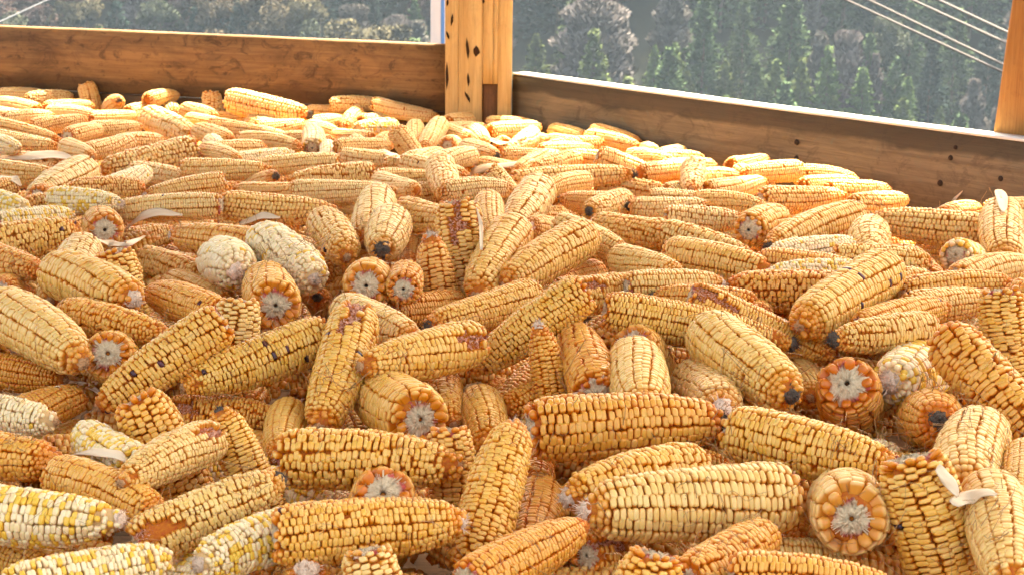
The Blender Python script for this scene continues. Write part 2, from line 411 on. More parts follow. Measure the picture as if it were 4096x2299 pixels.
def broad(seed, n=13000):
    rng = np.random.default_rng(seed); k = 26
    ch = rng.uniform(.25, .9, k); cr = .24*np.sqrt(np.clip(1-((ch-.5)/.55)**2, .05, 1))*rng.random(k)**.5; ca = rng.uniform(0, 6.28, k)
    Cn = np.stack([np.cos(ca)*cr, np.sin(ca)*cr, ch], 1); rr = rng.uniform(.045, .11, k)
    i = rng.integers(0, k, n); d = rng.normal(size=(n, 3)); d /= np.linalg.norm(d, axis=1)[:, None]
    P = Cn[i]+d*rr[i][:, None]*(rng.random(n)**.35)[:, None]
    return tri_cloud(P, .018, rng, d*.4, 1.2)
def trunk_mesh(seed, top=.96, r0=.014, limbs=7):
    rng = random.Random(seed); Vs, Fs = [], []; off = 0
    P = [(.006*math.sin(z*5+seed), .006*math.cos(z*4+seed), z) for z in np.linspace(-.03, top, 10)]
    parts = [(P, [r0*(1-.93*i/9) for i in range(10)])]
    for i in range(limbs):
        h = rng.uniform(.2, .75); a = rng.uniform(0, 6.28); r = .16*(1-h)
        parts.append(([(math.cos(a)*r*s, math.sin(a)*r*s, h+.5*r*s) for s in (0, .5, 1)], [r0*.4, r0*.25, r0*.08]))
    for p, rr in parts:
        v, f = tube(p, np.array(rr), 5); Vs.append(v); Fs.append(f+off); off += len(v)
    return smooth(fast_mesh('trunk', np.concatenate(Vs), [np.concatenate(Fs)]))
def crown_mesh(v, f, cy_=.0):
    me = fast_mesh('crown', v, [f]); smooth(me)
    c = v.reshape(-1, 4, 3).mean(1).repeat(4, 0); n = np.stack([c[:, 0], c[:, 1], .0*c[:, 2]], 1); r = np.linalg.norm(n, axis=1)[:, None]+1e-6
    n = n/r*np.clip(r/.12, .2, 1)+[0, 0, .75]+np.random.default_rng(1).normal(0, .25, (len(f), 3)).repeat(4, 0); n /= np.linalg.norm(n, axis=1)[:, None]
    me.normals_split_custom_set_from_vertices(n.astype(np.float32)); return me
CROWN = {'c': [], 'g': [], 'b': []}; TRUNK = []
for s in range(6):
    v, f = conifer(s, .235+.025*(s % 4), 54, 17); CROWN['c'].append(crown_mesh(v, f))
for s in range(4):
    v, f = twiggy(20+s, s % 2 == 0); CROWN['g'].append(crown_mesh(v, f))
    v, f = broad(40+s); CROWN['b'].append(crown_mesh(v, f))
    TRUNK.append(trunk_mesh(s))
for l in CROWN.values():
    for me in l: me.materials.append(M_leaf)
for me in TRUNK: me.materials.append(M_bark)
TCOL = {'c': (.078, .122, .058), 'l': (.125, .172, .066), 'd': (.026, .046, .038), 'g': (.14, .126, .118), 'b': (.095, .08, .05), 'r': (.10, .066, .06), 'k': (.075, .086, .06)}
TSHAPE = {'c': 'c', 'l': 'c', 'd': 'c', 'g': 'g', 'b': 'b', 'r': 'b', 'k': 'b'}
TLAB = {'c': ('conifer_tree', 'mid green pointed conifer on the far forest slope', 'mid green conifers'), 'l': ('conifer_tree', 'light yellow green young conifer on the far slope', 'light green conifers'),
        'd': ('conifer_tree', 'dark blackish green conifer in the far forest', 'dark conifers'), 'g': ('bare_tree', 'pale grey leafless tree among the far conifers', 'grey bare trees'),
        'b': ('broadleaf_tree', 'olive brown leafy tree on the far slope', 'olive brown trees'), 'r': ('broadleaf_tree', 'reddish brown shrubby tree on the far slope', 'reddish trees'),
        'k': ('broadleaf_tree', 'dull grey green bushy tree on the far slope', 'grey green trees')}
rngT = random.Random(4)
def tree(kind, x, y, h, label=None, wid=1.0):
    z = float(terrain_z(x, y)); name, lab, grp = TLAB[kind]
    M = Matrix.Translation((x, y, z)) @ Matrix.Rotation(rngT.uniform(0, 6.28), 4, 'Z') @ Matrix.Diagonal((h*wid, h*wid, h, 1))
    r = empty(name, label or (('tall ' if h > 12.3 else 'low ' if h < 10.2 else '')+('slim ' if wid < 1.0 else 'broad ' if wid > 1.22 else '')+lab), 'tree', grp, M)
    obj('trunk', rngT.choice(TRUNK), None, r)
    c = obj('crown', rngT.choice(CROWN[TSHAPE[kind]]), None, r); col = TCOL[kind]; k = rngT.uniform(.85, 1.2)
    c.color = (col[0]*k, col[1]*k*rngT.uniform(.95, 1.05), col[2]*k, 1)
    return r
def terrain_hit(px, py):
    d = ray(px, py); lo = None
    for s in np.arange(60, 420, .5):
        p = Vector((0, 0, CAMZ))+d*s
        if p.z <= terrain_z(p.x, p.y) and p.y > 100: return p
    return Vector((0, 0, CAMZ))+d*200
occ = []
heroes = [(2370, 12, 395, 'g', 'large pale grey cone shaped bare tree in front of dark conifers', 1.15), (2140, 150, 390, 'l', 'bright green young conifer beside the corner post', 1.25), (2800, 0, 400, 'c', None, 1), (2960, 25, 350, 'c', None, .9),
 (3150, -30, 310, 'c', 'broad soft green conifer below the cables', 1.3), (2890, 255, 450, 'l', None, 1.1), (2610, 200, 400, 'l', None, 1), (2690, 190, 400, 'l', None, 1), (3265, 140, 400, 'g', None, 1.2), (3190, 255, 500, 'l', None, 1),
 (3370, 130, 440, 'g', None, .7), (3455, 150, 470, 'c', None, 1), (3430, 290, 560, 'l', None, 1.2), (3290, 210, 520, 'l', None, 1), (3480, 235, 520, 'g', None, .8), (3610, 330, 570, 'l', None, 1), (3700, 190, 540, 'd', None, 1.1), (3870, 335, 610, 'g', 'bushy pinkish grey bare tree next to the orange post', 1.2),
 (3740, 430, 600, 'l', None, 1), (3930, 100, 460, 'd', None, 1), (3800, 60, 400, 'c', None, 1), (3620, 30, 340, 'c', None, 1), (3520, 60, 380, 'k', None, 1), (2490, 60, 360, 'g', None, .6), (2740, 300, 480, 'l', None, 1), (3010, 260, 480, 'c', None, 1), (3090, 250, 490, 'l', None, 1), (3560, 250, 540, 'c', None, 1), (3960, 450, 660, 'g', None, 1), (3320, 400, 560, 'l', None, 1.2),
 (330, 5, 250, 'b', None, 1.2), (480, 20, 250, 'd', None, 1.2), (650, 0, 240, 'k', None, 1.2), (790, 50, 270, 'd', None, 1), (860, 0, 230, 'b', None, 1.2), (960, 15, 250, 'd', None, 1.2), (1090, -40, 240, 'b', 'tall olive brown tree with a dense rounded crown', 1.4), (1220, 0, 250, 'b', None, 1.2), (1420, 30, 250, 'g', None, 1), (1500, 10, 250, 'd', None, 1), (1590, 70, 260, 'g', None, 1), (1660, 20, 250, 'c', None, 1),
 (60, -30, 200, 'r', None, 1.3), (190, 20, 250, 'r', 'reddish brown shrubby tree behind the thin grey cable', 1.2), (250, 70, 260, 'b', None, 1)]
for (px, y0, y1, kind, lab, wid) in heroes:
    y1 += 90; b = terrain_hit(px, y1); h = (y1-y0)/FPX*(b.y*1.02)
    tree(kind, b.x, b.y, h, lab, wid); occ.append((b.x, b.y))
tries = 0; nt = 0
while nt < 200 and tries < 9000:
    tries += 1
    y = rngT.uniform(120, 186); x = rngT.uniform(-.36, .37)*y
    if any((x-a)**2+(y-b)**2 < (20.0 if y < 150 else 13.0) for a, b in occ): continue
    fx = x/y
    if fx < -.04: pool = 'bbkgrbg' if y < 150 else 'ddkbd'
    else: pool = 'lllclcg' if y < 146 else 'cdcgc' if y < 156 else 'dddcd'
    if fx < -.25 and y < 165: pool = 'rrbkgrg'
    k = rngT.choice(pool)
    if y < 138 and k in 'gr': k = 'c'
    occ.append((x, y)); nt += 1
    tree(k, x, y, rngT.uniform(8.0, 12.0) if y < 150 else rngT.uniform(11.0, 15.0), None, rngT.uniform(1.0, 1.35))
# the hazy air over the valley
hz = bpy.data.materials.new('haze'); hz.use_nodes = True; hn = hz.node_tree.nodes; hn.remove(hn['Principled BSDF'])
pv = hn.new('ShaderNodeVolumePrincipled'); pv.inputs['Color'].default_value = (.62, .80, 1.0, 1); pv.inputs['Density'].default_value = .00032; pv.inputs['Anisotropy'].default_value = .2
hz.node_tree.links.new(pv.outputs[0], hn['Material Output'].inputs['Volume'])
x0, x1, y0, y1, z0, z1 = -262, 262, -202, 262, -33.5, 72
V = [(x, y, z) for z in (z0, z1) for y in (y0, y1) for x in (x0, x1)]
o = obj('haze', fast_mesh('haze', np.array(V), [np.array([(0, 2, 3, 1), (4, 5, 7, 6), (0, 1, 5, 4), (2, 6, 7, 3), (0, 4, 6, 2), (1, 3, 7, 5)])]), hz); o['kind'] = 'stuff'
print('structure', time.time()-T0)

# ---------------------------------------------------------------- corn cobs: read off the photograph
# per tile: butt u v, tip u v, width (zoomed pixels), codes. kind: y golden p pale o orange w white m mixed r dark red-orange
# B butt faces out, T tip faces out, u upright, 1/2 lower in the heap, + on top, k black tip, g fuzzy grey tip, c cut pale butt, b bald red patch, d black kernels, s silk
TILES = {
 'G': (0, 1532, 1.885, '''
-330 950 950 1040 440 mg; 140 1560 1300 1330 330 m; -350 1150 300 1400 300 y1; -800 420 460 600 380 o; -700 190 430 290 360 w; 200 250 625 105 250 og1; 1050 640 620 360 270 mg; 350 520 640 340 200 y2
430 610 1230 930 330 yc; 1610 510 900 850 310 pcb; 1000 1190 2110 700 390 pkbs; 1030 120 1300 640 430 yu; 1300 220 2030 260 240 obg1; 1880 680 1660 190 330 yku; 1700 640 2050 600 200 m1; 1950 780 2350 900 260 m1
2150 230 2085 560 230 yg1; 2140 590 3200 640 450 y; 2500 1060 1560 1360 400 mg; 1700 1600 1330 1400 250 mg1; 2150 1700 2330 1270 470 ogT'''),
 'H': (1365, 1532, 1.885, '''
600 170 180 -60 500 ycB; 820 -20 920 330 270 y1; 1050 130 1100 480 340 y1; 1010 1400 1320 310 430 ygs; 790 345 800 950 350 yu; 310 790 330 1250 500 ocB; -250 1230 900 1130 470 ygs; 180 1250 300 1700 370 pu
950 1520 1850 1070 380 o; 1500 830 1400 1350 400 r1; 1440 800 1450 420 320 oc1; 1430 330 2890 262 480 oks; 1830 40 1400 150 250 o1; 1980 600 2900 640 250 y1; 2700 640 1700 870 420 yg; 3383 850 1880 960 540 pgs; 1850 1300 2600 1230 380 ocb1B; 2400 1290 2300 1700 480 yu; 1950 600 1700 700 220 r2
1150 60 1400 250 260 r2; 600 700 620 1000 250 r2'''),
 'I': (2730, 1532, 1.885, '''
120 -80 340 140 440 pgT; 150 -316 730 110 480 pk; 1240 0 1310 420 530 ocB; 1800 240 1920 240 470 okT; 330 380 1180 560 440 yks; 1300 760 1540 580 440 w1T; 2280 370 2150 860 500 p; 2560 520 2480 1000 320 p; 1720 560 1980 1560 560 ysu; 2330 840 2500 1600 520 ps
1280 1010 1100 880 600 pcB; 50 1520 690 1120 340 og; 400 1330 1350 1300 260 p1; 330 1450 1300 1530 300 o; 800 800 850 1250 250 r2; 1500 1150 1500 1500 300 r2; 2000 500 2070 160 300 rg2'''),
 'D': (0, 766, 1.887, '''
-250 440 600 290 290 yd; -350 480 330 640 250 o; 120 740 20 690 240 ogT; 650 390 380 800 320 p; 850 450 950 850 340 yu; 420 650 960 850 390 yg; 1650 950 1130 760 300 og; 2000 430 1280 340 260 og; 1650 520 1790 600 390 wgT; 1980 370 2370 670 360 wg; 2080 860 2000 650 400 ycB; 2390 880 2400 800 240 rkT1
1800 820 1800 1250 340 pu; 1680 980 730 1640 370 yd; 80 880 740 1290 430 pc; 480 930 1300 1100 280 y; 740 1220 900 1350 380 ycB; -200 1330 480 1420 260 r1; 2480 1080 1380 1480 370 ydc; 2150 960 1850 1130 200 p1; 1300 660 1780 810 230 y1; 1080 500 1560 620 210 y1; 790 235 750 180 290 ocB; 1680 110 820 150 200 p; 1680 100 2530 150 230 yc; 1650 260 2270 260 190 y1
760 420 1320 290 200 p1; 260 30 420 50 200 ocB; -150 80 210 170 180 md; 200 230 560 180 170 m; 380 120 680 140 150 mg; 560 100 800 80 120 o; 2430 230 2620 500 280 pd; 2150 400 2420 470 150 o1; 2426 640 2826 500 220 og1; 2596 900 3136 1130 330 p; 2686 930 2400 1786 400 ybc; 850 1000 1300 1250 240 y2; 500 1150 200 1000 200 r2'''),
 'E': (1365, 766, 1.887, '''
880 90 930 830 350 ycbu; 730 830 650 310 310 ogu; 1330 280 1030 800 350 y; 1830 330 1200 720 330 y; 380 230 300 450 340 pkT; 200 710 250 640 360 ycB; 460 740 480 640 270 ocB; 290 50 170 400 290 p; 460 150 850 250 270 y; 1110 70 1150 400 230 y; 1500 -30 1290 270 290 p
1460 770 640 1030 290 yk; 580 900 950 830 190 o1; 1900 810 1020 1430 340 y; 1020 1200 250 1370 370 ycb; 1940 770 2430 700 270 yb; 1600 1480 1490 990 270 ogu; 1930 1500 1720 1010 370 ogs; 2210 1110 2480 1400 400 ycB; 1990 930 3426 1190 330 yk; 2150 1290 2200 1560 440 p; 1780 450 2110 500 190 yb1; 1940 610 1650 700 150 o1; 1450 780 1860 710 120 p1
1640 250 2160 470 200 p; 2480 330 1900 230 230 yg; 1730 220 1900 230 110 y1; 2150 90 1640 50 190 ok; 2520 130 2160 110 170 pk; 2150 70 1930 140 130 pk; 2330 60 2700 80 120 p; 1580 300 1420 260 160 ogT; 2030 390 2400 420 120 p1; 2220 480 2500 600 160 y1; 2080 500 2330 570 160 p; 2480 470 3226 590 290 y; 2430 300 3106 480 190 p; 2540 820 2340 800 130 ok; 2400 720 2856 700 170 pg
1560 200 1850 160 150 y1; 1000 40 1280 20 140 p1; 1080 340 1060 560 150 y1; 560 350 520 560 130 r1; 1250 1250 1500 1400 260 rd2; 350 1000 600 1100 240 r2'''),
 'F': (2730, 766, 1.886, '''
60 790 1140 1260 260 yb; 780 770 350 750 330 ocb; 470 790 590 850 250 okT; 1490 640 830 1080 400 yd; 1330 180 640 420 270 yk; 500 290 760 180 270 ycB; 2330 300 1420 200 270 pk; 1350 200 1600 180 150 o1; 2400 170 2440 530 320 p; 2060 480 2280 560 270 mcB; 1880 660 1640 390 250 ob; 1400 300 1430 520 300 p; 1290 440 740 470 150 w; 1050 420 1280 400 130 m1; 590 530 1350 600 170 o
1150 540 1600 560 110 p; 1330 640 880 650 150 mg; 1330 1040 1990 870 270 y; 1640 780 2500 690 150 y; 1920 860 2350 820 250 p; 2400 740 2450 1300 340 yu; 2060 660 2650 560 170 p; 1500 690 1900 660 130 p; 1560 750 1480 980 170 p1; 1880 1130 1300 1190 290 pk; 1900 1250 1560 1390 540 mgT; 1980 1100 2830 2006 430 os; 850 1300 950 1500 220 p1; 90 80 620 130 160 y; -130 200 190 210 200 p
240 260 440 200 120 p1; 200 330 400 370 110 p1; 590 60 1230 40 210 y; 1280 110 1700 60 110 y; 2120 170 2260 130 100 or; 2270 150 2600 150 90 p; 2230 950 2080 1100 170 p1; 2490 760 2650 800 150 r; 830 860 1070 770 130 o1; 940 750 800 680 150 o1; 1780 430 1960 460 110 y1; 1000 620 1200 760 150 y2'''),
 'A': (0, 0, 1.887, '''
1730 760 2350 880 200 ok+; 1120 880 1480 1040 210 p; 1480 1120 760 1290 220 y; 1560 960 2200 1060 150 o; 960 1080 600 1140 160 o; 520 1110 730 1190 110 y; -100 930 470 1070 120 o; -150 1020 440 1110 150 p; -100 1080 160 1130 120 w; 680 1290 300 1500 290 p; -100 1290 420 1330 200 y; -100 1430 150 1400 150 o; 760 1446 1130 1290 150 w; 1690 1370 1080 1480 160 yg; 1370 1280 2050 1290 150 y; 1850 1440 2090 1320 160 rkT; 2560 1230 1850 1260 100 p
2826 1310 2150 1380 190 y; 1750 1220 2200 1150 110 w; 1770 1130 2010 1110 100 y; 1820 1060 2300 1120 80 o; 1600 1080 1650 1100 150 wT; 1560 1150 1830 1220 110 y; 2350 1140 2340 985 170 w; 2520 1220 2490 1070 140 w; 370 850 740 880 90 pk; 240 960 670 910 100 o; 520 1030 770 980 120 oc; 730 980 1080 960 110 p; -100 850 240 890 90 p; 290 850 -50 770 140 oc; 360 820 710 800 90 o; 380 750 560 740 110 p; 650 640 700 800 140 yu; 840 830 900 760 150 rkT
0 720 370 720 80 p; 980 840 1220 800 90 p; 1150 780 1340 750 90 y; 1280 800 1310 830 130 pT; 1390 830 1630 880 80 o; 1590 700 1610 880 150 pu; 1490 990 1760 1050 90 p; 990 1080 1250 1050 110 o; 1420 910 1580 930 80 r; 750 900 1060 880 70 o; 1880 930 2090 960 90 p; 2150 1030 2290 1040 80 o; 2320 970 2520 1010 90 o; 2080 960 2330 950 60 p; 2380 930 2600 900 90 p; 1180 1370 1350 1350 80 r1; 260 890 420 880 60 p; 2320 850 2620 850 60 p; 2500 800 2640 800 60 p; 890 1440 1110 1430 80 o; 2200 1450 3000 1450 110 p'''),
 'B': (1365, 0, 1.887, '''
150 860 40 960 120 o; 170 980 430 950 120 md; 410 980 560 1220 170 oru; 760 940 620 1150 150 p; 560 950 560 1090 130 y; 960 1000 1050 1080 160 p; 800 1100 880 1090 130 ocB; 940 1120 1190 1190 140 pk; 1450 1030 1270 1140 150 w; 330 1060 260 1080 110 rkT; 120 1110 80 1070 110 ocB; 90 1040 -60 1020 110 o; 230 820 720 920 110 p; 180 890 380 860 80 p; 800 930 1020 890 90 y; 1100 940 1370 950 60 y; 830 990 1110 970 90 p; 1120 1030 1510 990 90 p
1220 1060 1180 1050 90 ocB; 1600 990 1870 1040 100 y; 1580 1060 1900 1090 70 y; 1900 1000 2260 1100 110 y; 1560 1140 1980 1080 80 y; 1870 1060 2280 1140 100 y; 2250 1130 2340 1140 90 ykT; 2440 1190 2600 1140 110 y; 1940 1150 2650 1430 190 y; 1290 1370 2220 1310 180 yk; 1770 1200 1430 1280 110 y; 1540 1190 1330 1300 100 y; 1210 1180 1620 1190 70 o; 1700 1140 1910 1130 70 r; 1740 1200 1920 1210 90 o; 2180 1190 2420 1230 90 o; 2430 1300 2620 1280 90 o
740 1260 830 1500 230 p; 1000 1180 680 1230 120 p; 460 1230 960 1330 120 p; 270 1330 680 1350 130 y; 0 1190 360 1210 100 p; 1120 1280 1280 1450 150 pu; 950 1370 1100 1400 90 r1; 1850 1370 1560 1430 90 y; 640 1190 770 1160 80 p; 160 1150 370 1140 60 o; 330 1250 600 1260 60 o; 0 1100 50 1190 90 w; 800 990 910 1020 90 p; 1010 1440 1300 1430 80 p; 280 1370 560 1440 100 p'''),
 'C': (2730, 0, 1.886, '''
0 1200 150 1190 80 y; -150 1300 265 1270 120 y; 80 1300 60 1480 190 p; 180 1440 620 1370 120 p; 420 1260 690 1390 110 p; 360 1280 640 1230 90 y; 250 1340 430 1320 70 r; 880 1330 640 1340 90 pc; 850 1320 1150 1350 90 y; 1180 1400 1340 1390 90 y; 1310 1440 1570 1430 110 y; 180 1390 320 1380 60 p'''),
}
COBS = []
for key, (ox, oy, s, txt) in TILES.items():
    for e in txt.replace('\n', ';').split(';'):
        e = e.split()
        if len(e) < 6: continue
        u1, v1, u2, v2, w = map(float, e[:5])
        COBS.append(dict(id=f'{key}{len(COBS)}', a=(ox+u1/s, oy+v1/s), b=(ox+u2/s, oy+v2/s), w=w/s, code=e[5]))
# cobs glimpsed between the traced ones in the crowded middle and far heap
rg = random.Random(21); extra = 0
for _ in range(4000):
    if extra >= 30: break
    px = rg.uniform(0, W); py = rg.uniform(400, 1050)
    if py < 400+max(0, (px-1500)*.19)+40: continue
    ok = True
    for c in COBS:
        (x1, y1), (x2, y2) = c['a'], c['b']; dx, dy = x2-x1, y2-y1; q = min(1, max(0, ((px-x1)*dx+(py-y1)*dy)/(dx*dx+dy*dy+1e-6)))
        if math.hypot(px-x1-q*dx, py-y1-q*dy) < c['w']*.5+4: ok = False; break
    if not ok: continue
    w = 52+.10*(py-400); an = rg.uniform(-.5, .5); ln = w*rg.uniform(2.6, 3.4)*.5
    if rg.random() < .5: an += math.pi
    COBS.append(dict(id=f'X{extra}', a=(px-ln*math.cos(an), py-ln*.5*math.sin(an)), b=(px+ln*math.cos(an), py+ln*.5*math.sin(an)), w=w, code=rg.choice('yppyo')+'3')); extra += 1
print('extra', extra)
CAMP = np.array([0, 0, CAMZ])
def pile_h(x, y): return .045*math.exp(-((y-2.05)/.75)**2)
def solve_point(px, py, dz):
    z = dz
    for _ in range(6):
        p = at_z(px, py, z); z = pile_h(p.x, p.y)+dz
    return p
fwd = np.array(CAMR @ Vector((0, 0, -1)))
R0 = np.array([ray(0, 0)[i] for i in range(3)])
for k, c in enumerate(COBS):
    rn = random.Random(k*7+1); code = c['code']
    dz = (-.05 if '1' in code else -.095 if '2' in code else .03 if '+' in code else -.02 if '3' in code else 0)
    (ax, ay), (bx, by) = c['a'], c['b']
    end = 'B' in code or 'T' in code
    near = (ax, ay) if 'B' in code else (bx, by) if 'T' in code else ((ax+bx)/2, (ay+by)/2)
    p = solve_point(*near, dz); dep = float((np.array(p)-CAMP) @ fwd)
    D = min(.067, max(.043, 1.05*c['w']*dep/FPX)); c['D'] = D
    s = math.hypot(ax-bx, ay-by)*dep/FPX
    ratio = rn.uniform(3.0, 3.5)
    if end:
        L = max(2.7, ratio-.3)*D; dd = math.sqrt(max(L*L-s*s, (.6*L)**2))
        da, db = (dep, dep+dd) if 'B' in code else (dep+dd, dep)
        if 'B' in code: da -= D*.25; db -= D*.25
        else: da -= D*.25; db -= D*.25
    else:
        pa, pb = at_z(ax, ay, p.z) if ay > 60 else p, at_z(bx, by, p.z) if by > 60 else p
        dpl = float((np.array(pb)-np.array(pa)) @ fwd)
        dl = math.sqrt(max(0, (ratio*D)**2-s*s))
        dd = 0 if 'u' in code else math.copysign(min(abs(dpl), dl, .16), dpl)
        if 'u' in code: dd = (-.35 if ay < by else .35)*D if 'c' in code else 0
        da, db = dep-dd/2, dep+dd/2
    A = np.array(at_depth(ax, ay, da)); B = np.array(at_depth(bx, by, db))
    L = np.linalg.norm(B-A)
    mr = 2.5 if end else 2.9
    if L < mr*D:
        ext = (mr*D-L)/L
        if 'T' in code or (not end and ay > by): A = A-(B-A)*ext
        else: B = B+(B-A)*ext
    if L > 5.2*D: 
        m = (A+B)/2; h = (B-A)/L*2.6*D; A, B = m-h, m+h
    c['A'], c['B'] = A, B
# loosen interpenetration: slide mostly along the line of sight, a little sideways
n = len(COBS)
PA = np.array([c['A'] for c in COBS]); PB = np.array([c['B'] for c in COBS]); RD = np.array([c['D'] for c in COBS])*.45
O0 = np.zeros((n, 3)); OFF = np.zeros((n, 3))
ts = np.linspace(.06, .94, 9)
prof = np.interp(ts, [0, .1, .5, .8, 1], [.85, 1, .98, .82, .5])
wallsN = [(np.array(P0), np.array(nL)), (np.array(Q0), np.array(nR))]
mid0 = (PA+PB)/2; pairs = [(i, j) for i in range(n) for j in range(i) if np.linalg.norm(mid0[i]-mid0[j]) < .28]
for it in range(70):
    S = PA[:, None]*(1-ts)[None, :, None]+PB[:, None]*ts[None, :, None]+OFF[:, None]
    mv = np.zeros((n, 3)); cnt = np.ones(n)
    for i, j in pairs:
        d = S[i][:, None]-S[j][None]; q = np.linalg.norm(d, axis=2)-(RD[i]*prof)[:, None]-(RD[j]*prof)[None]
        m = q.argmin(); a, b = divmod(int(m), 9); pen = -q[a, b]-.0015
        if pen > 0:
            v = d[a, b]; l = np.linalg.norm(v); v = v/l if l > 1e-6 else np.array([0, 0, 1.])
            vw = (S[i][a]+S[j][b])/2-CAMP; vw /= np.linalg.norm(vw)
            al = v @ vw; sg = 1.0 if al > 0 else -1.0
            step = sg*vw*pen*(.35+.65*abs(al)) + (v-al*vw)*pen*.22
            mv[i] += step*.5; mv[j] -= step*.5; cnt[i] += .5; cnt[j] += .5
    OFF += mv/cnt[:, None]*.8; OFF *= .985
    S = PA[:, None]*(1-ts)[None, :, None]+PB[:, None]*ts[None, :, None]+OFF[:, None]
    for w0, wn_ in wallsN:
        over = ((S-w0) @ wn_ + RD[:, None]*prof[None]).max(1)
        vw = mid0-CAMP; vw /= np.linalg.norm(vw, axis=1)[:, None]
        k_ = np.where(over > -.003, (over+.003)/np.maximum(vw @ wn_, .4), 0)
        OFF -= vw*k_[:, None]
for i, c in enumerate(COBS):
    c['A'] = PA[i]+OFF[i]; c['B'] = PB[i]+OFF[i]
    # keep the apparent size when a cob has slid along the sight line
    c['sc'] = float(np.clip(np.linalg.norm((c['A']+c['B'])/2-CAMP)/np.linalg.norm(mid0[i]-CAMP), .9, 1.12))
print('layout', n, time.time()-T0)
NEAR_W = 150

# ---------------------------------------------------------------- cob geometry (unit: diameter 1, butt at 0, tip at +Z)
def ring_kernel(levels, k, expo, dent):
    a = np.linspace(0, 2*np.pi, k, endpoint=False)+np.pi/k
    cx = np.sign(np.cos(a))*np.abs(np.cos(a))**(2/expo); cy_ = np.sign(np.sin(a))*np.abs(np.sin(a))**(2/expo)
    V = [np.stack([cx*s*.5, cy_*s*.5, 0*a+h], 1) for h, s in levels]; V.append(np.array([[0, 0, dent]]))
    V = np.concatenate(V); nl = len(levels)
    i = np.arange(k); j = (i+1) % k
    Q = np.concatenate([np.stack([i+l*k, j+l*k, j+(l+1)*k, i+(l+1)*k], 1) for l in range(nl-1)])
    Tt = np.stack([i+(nl-1)*k, j+(nl-1)*k, np.full(k, nl*k)], 1)
    return V, Q, Tt
KERN = {0: ring_kernel([(.0, .84), (.52, .97), (.80, 1.0), (.94, .87), (.99, .54)], 10, 3.4, .95),
        1: ring_kernel([(.0, .72), (.40, .95), (.68, .98), (.90, .72), (.98, .40)], 10, 2.4, 1.0)}
KLOW = {0: ring_kernel([(.2, .85), (.70, 1.0), (.95, .62)], 6, 3.0, .98), 1: ring_kernel([(.2, .8), (.60, 1.0), (.92, .55)], 6, 2.2, 1.0)}
KMID = {0: ring_kernel([(.35, .95), (.82, .98), (.975, .62)], 8, 3.3, .96), 1: ring_kernel([(.3, .92), (.68, .95), (.93, .52)], 8, 2.3, 1.0)}
def radius(t, taper):
    return .5*np.interp(t, [0, .03, .08, .16, .45, .70, .86, .95, 1.0], [.70, .86, .955, 1.0, .99, .95-taper*.4, .85-taper, .62-taper*.8, .40-taper*.3])
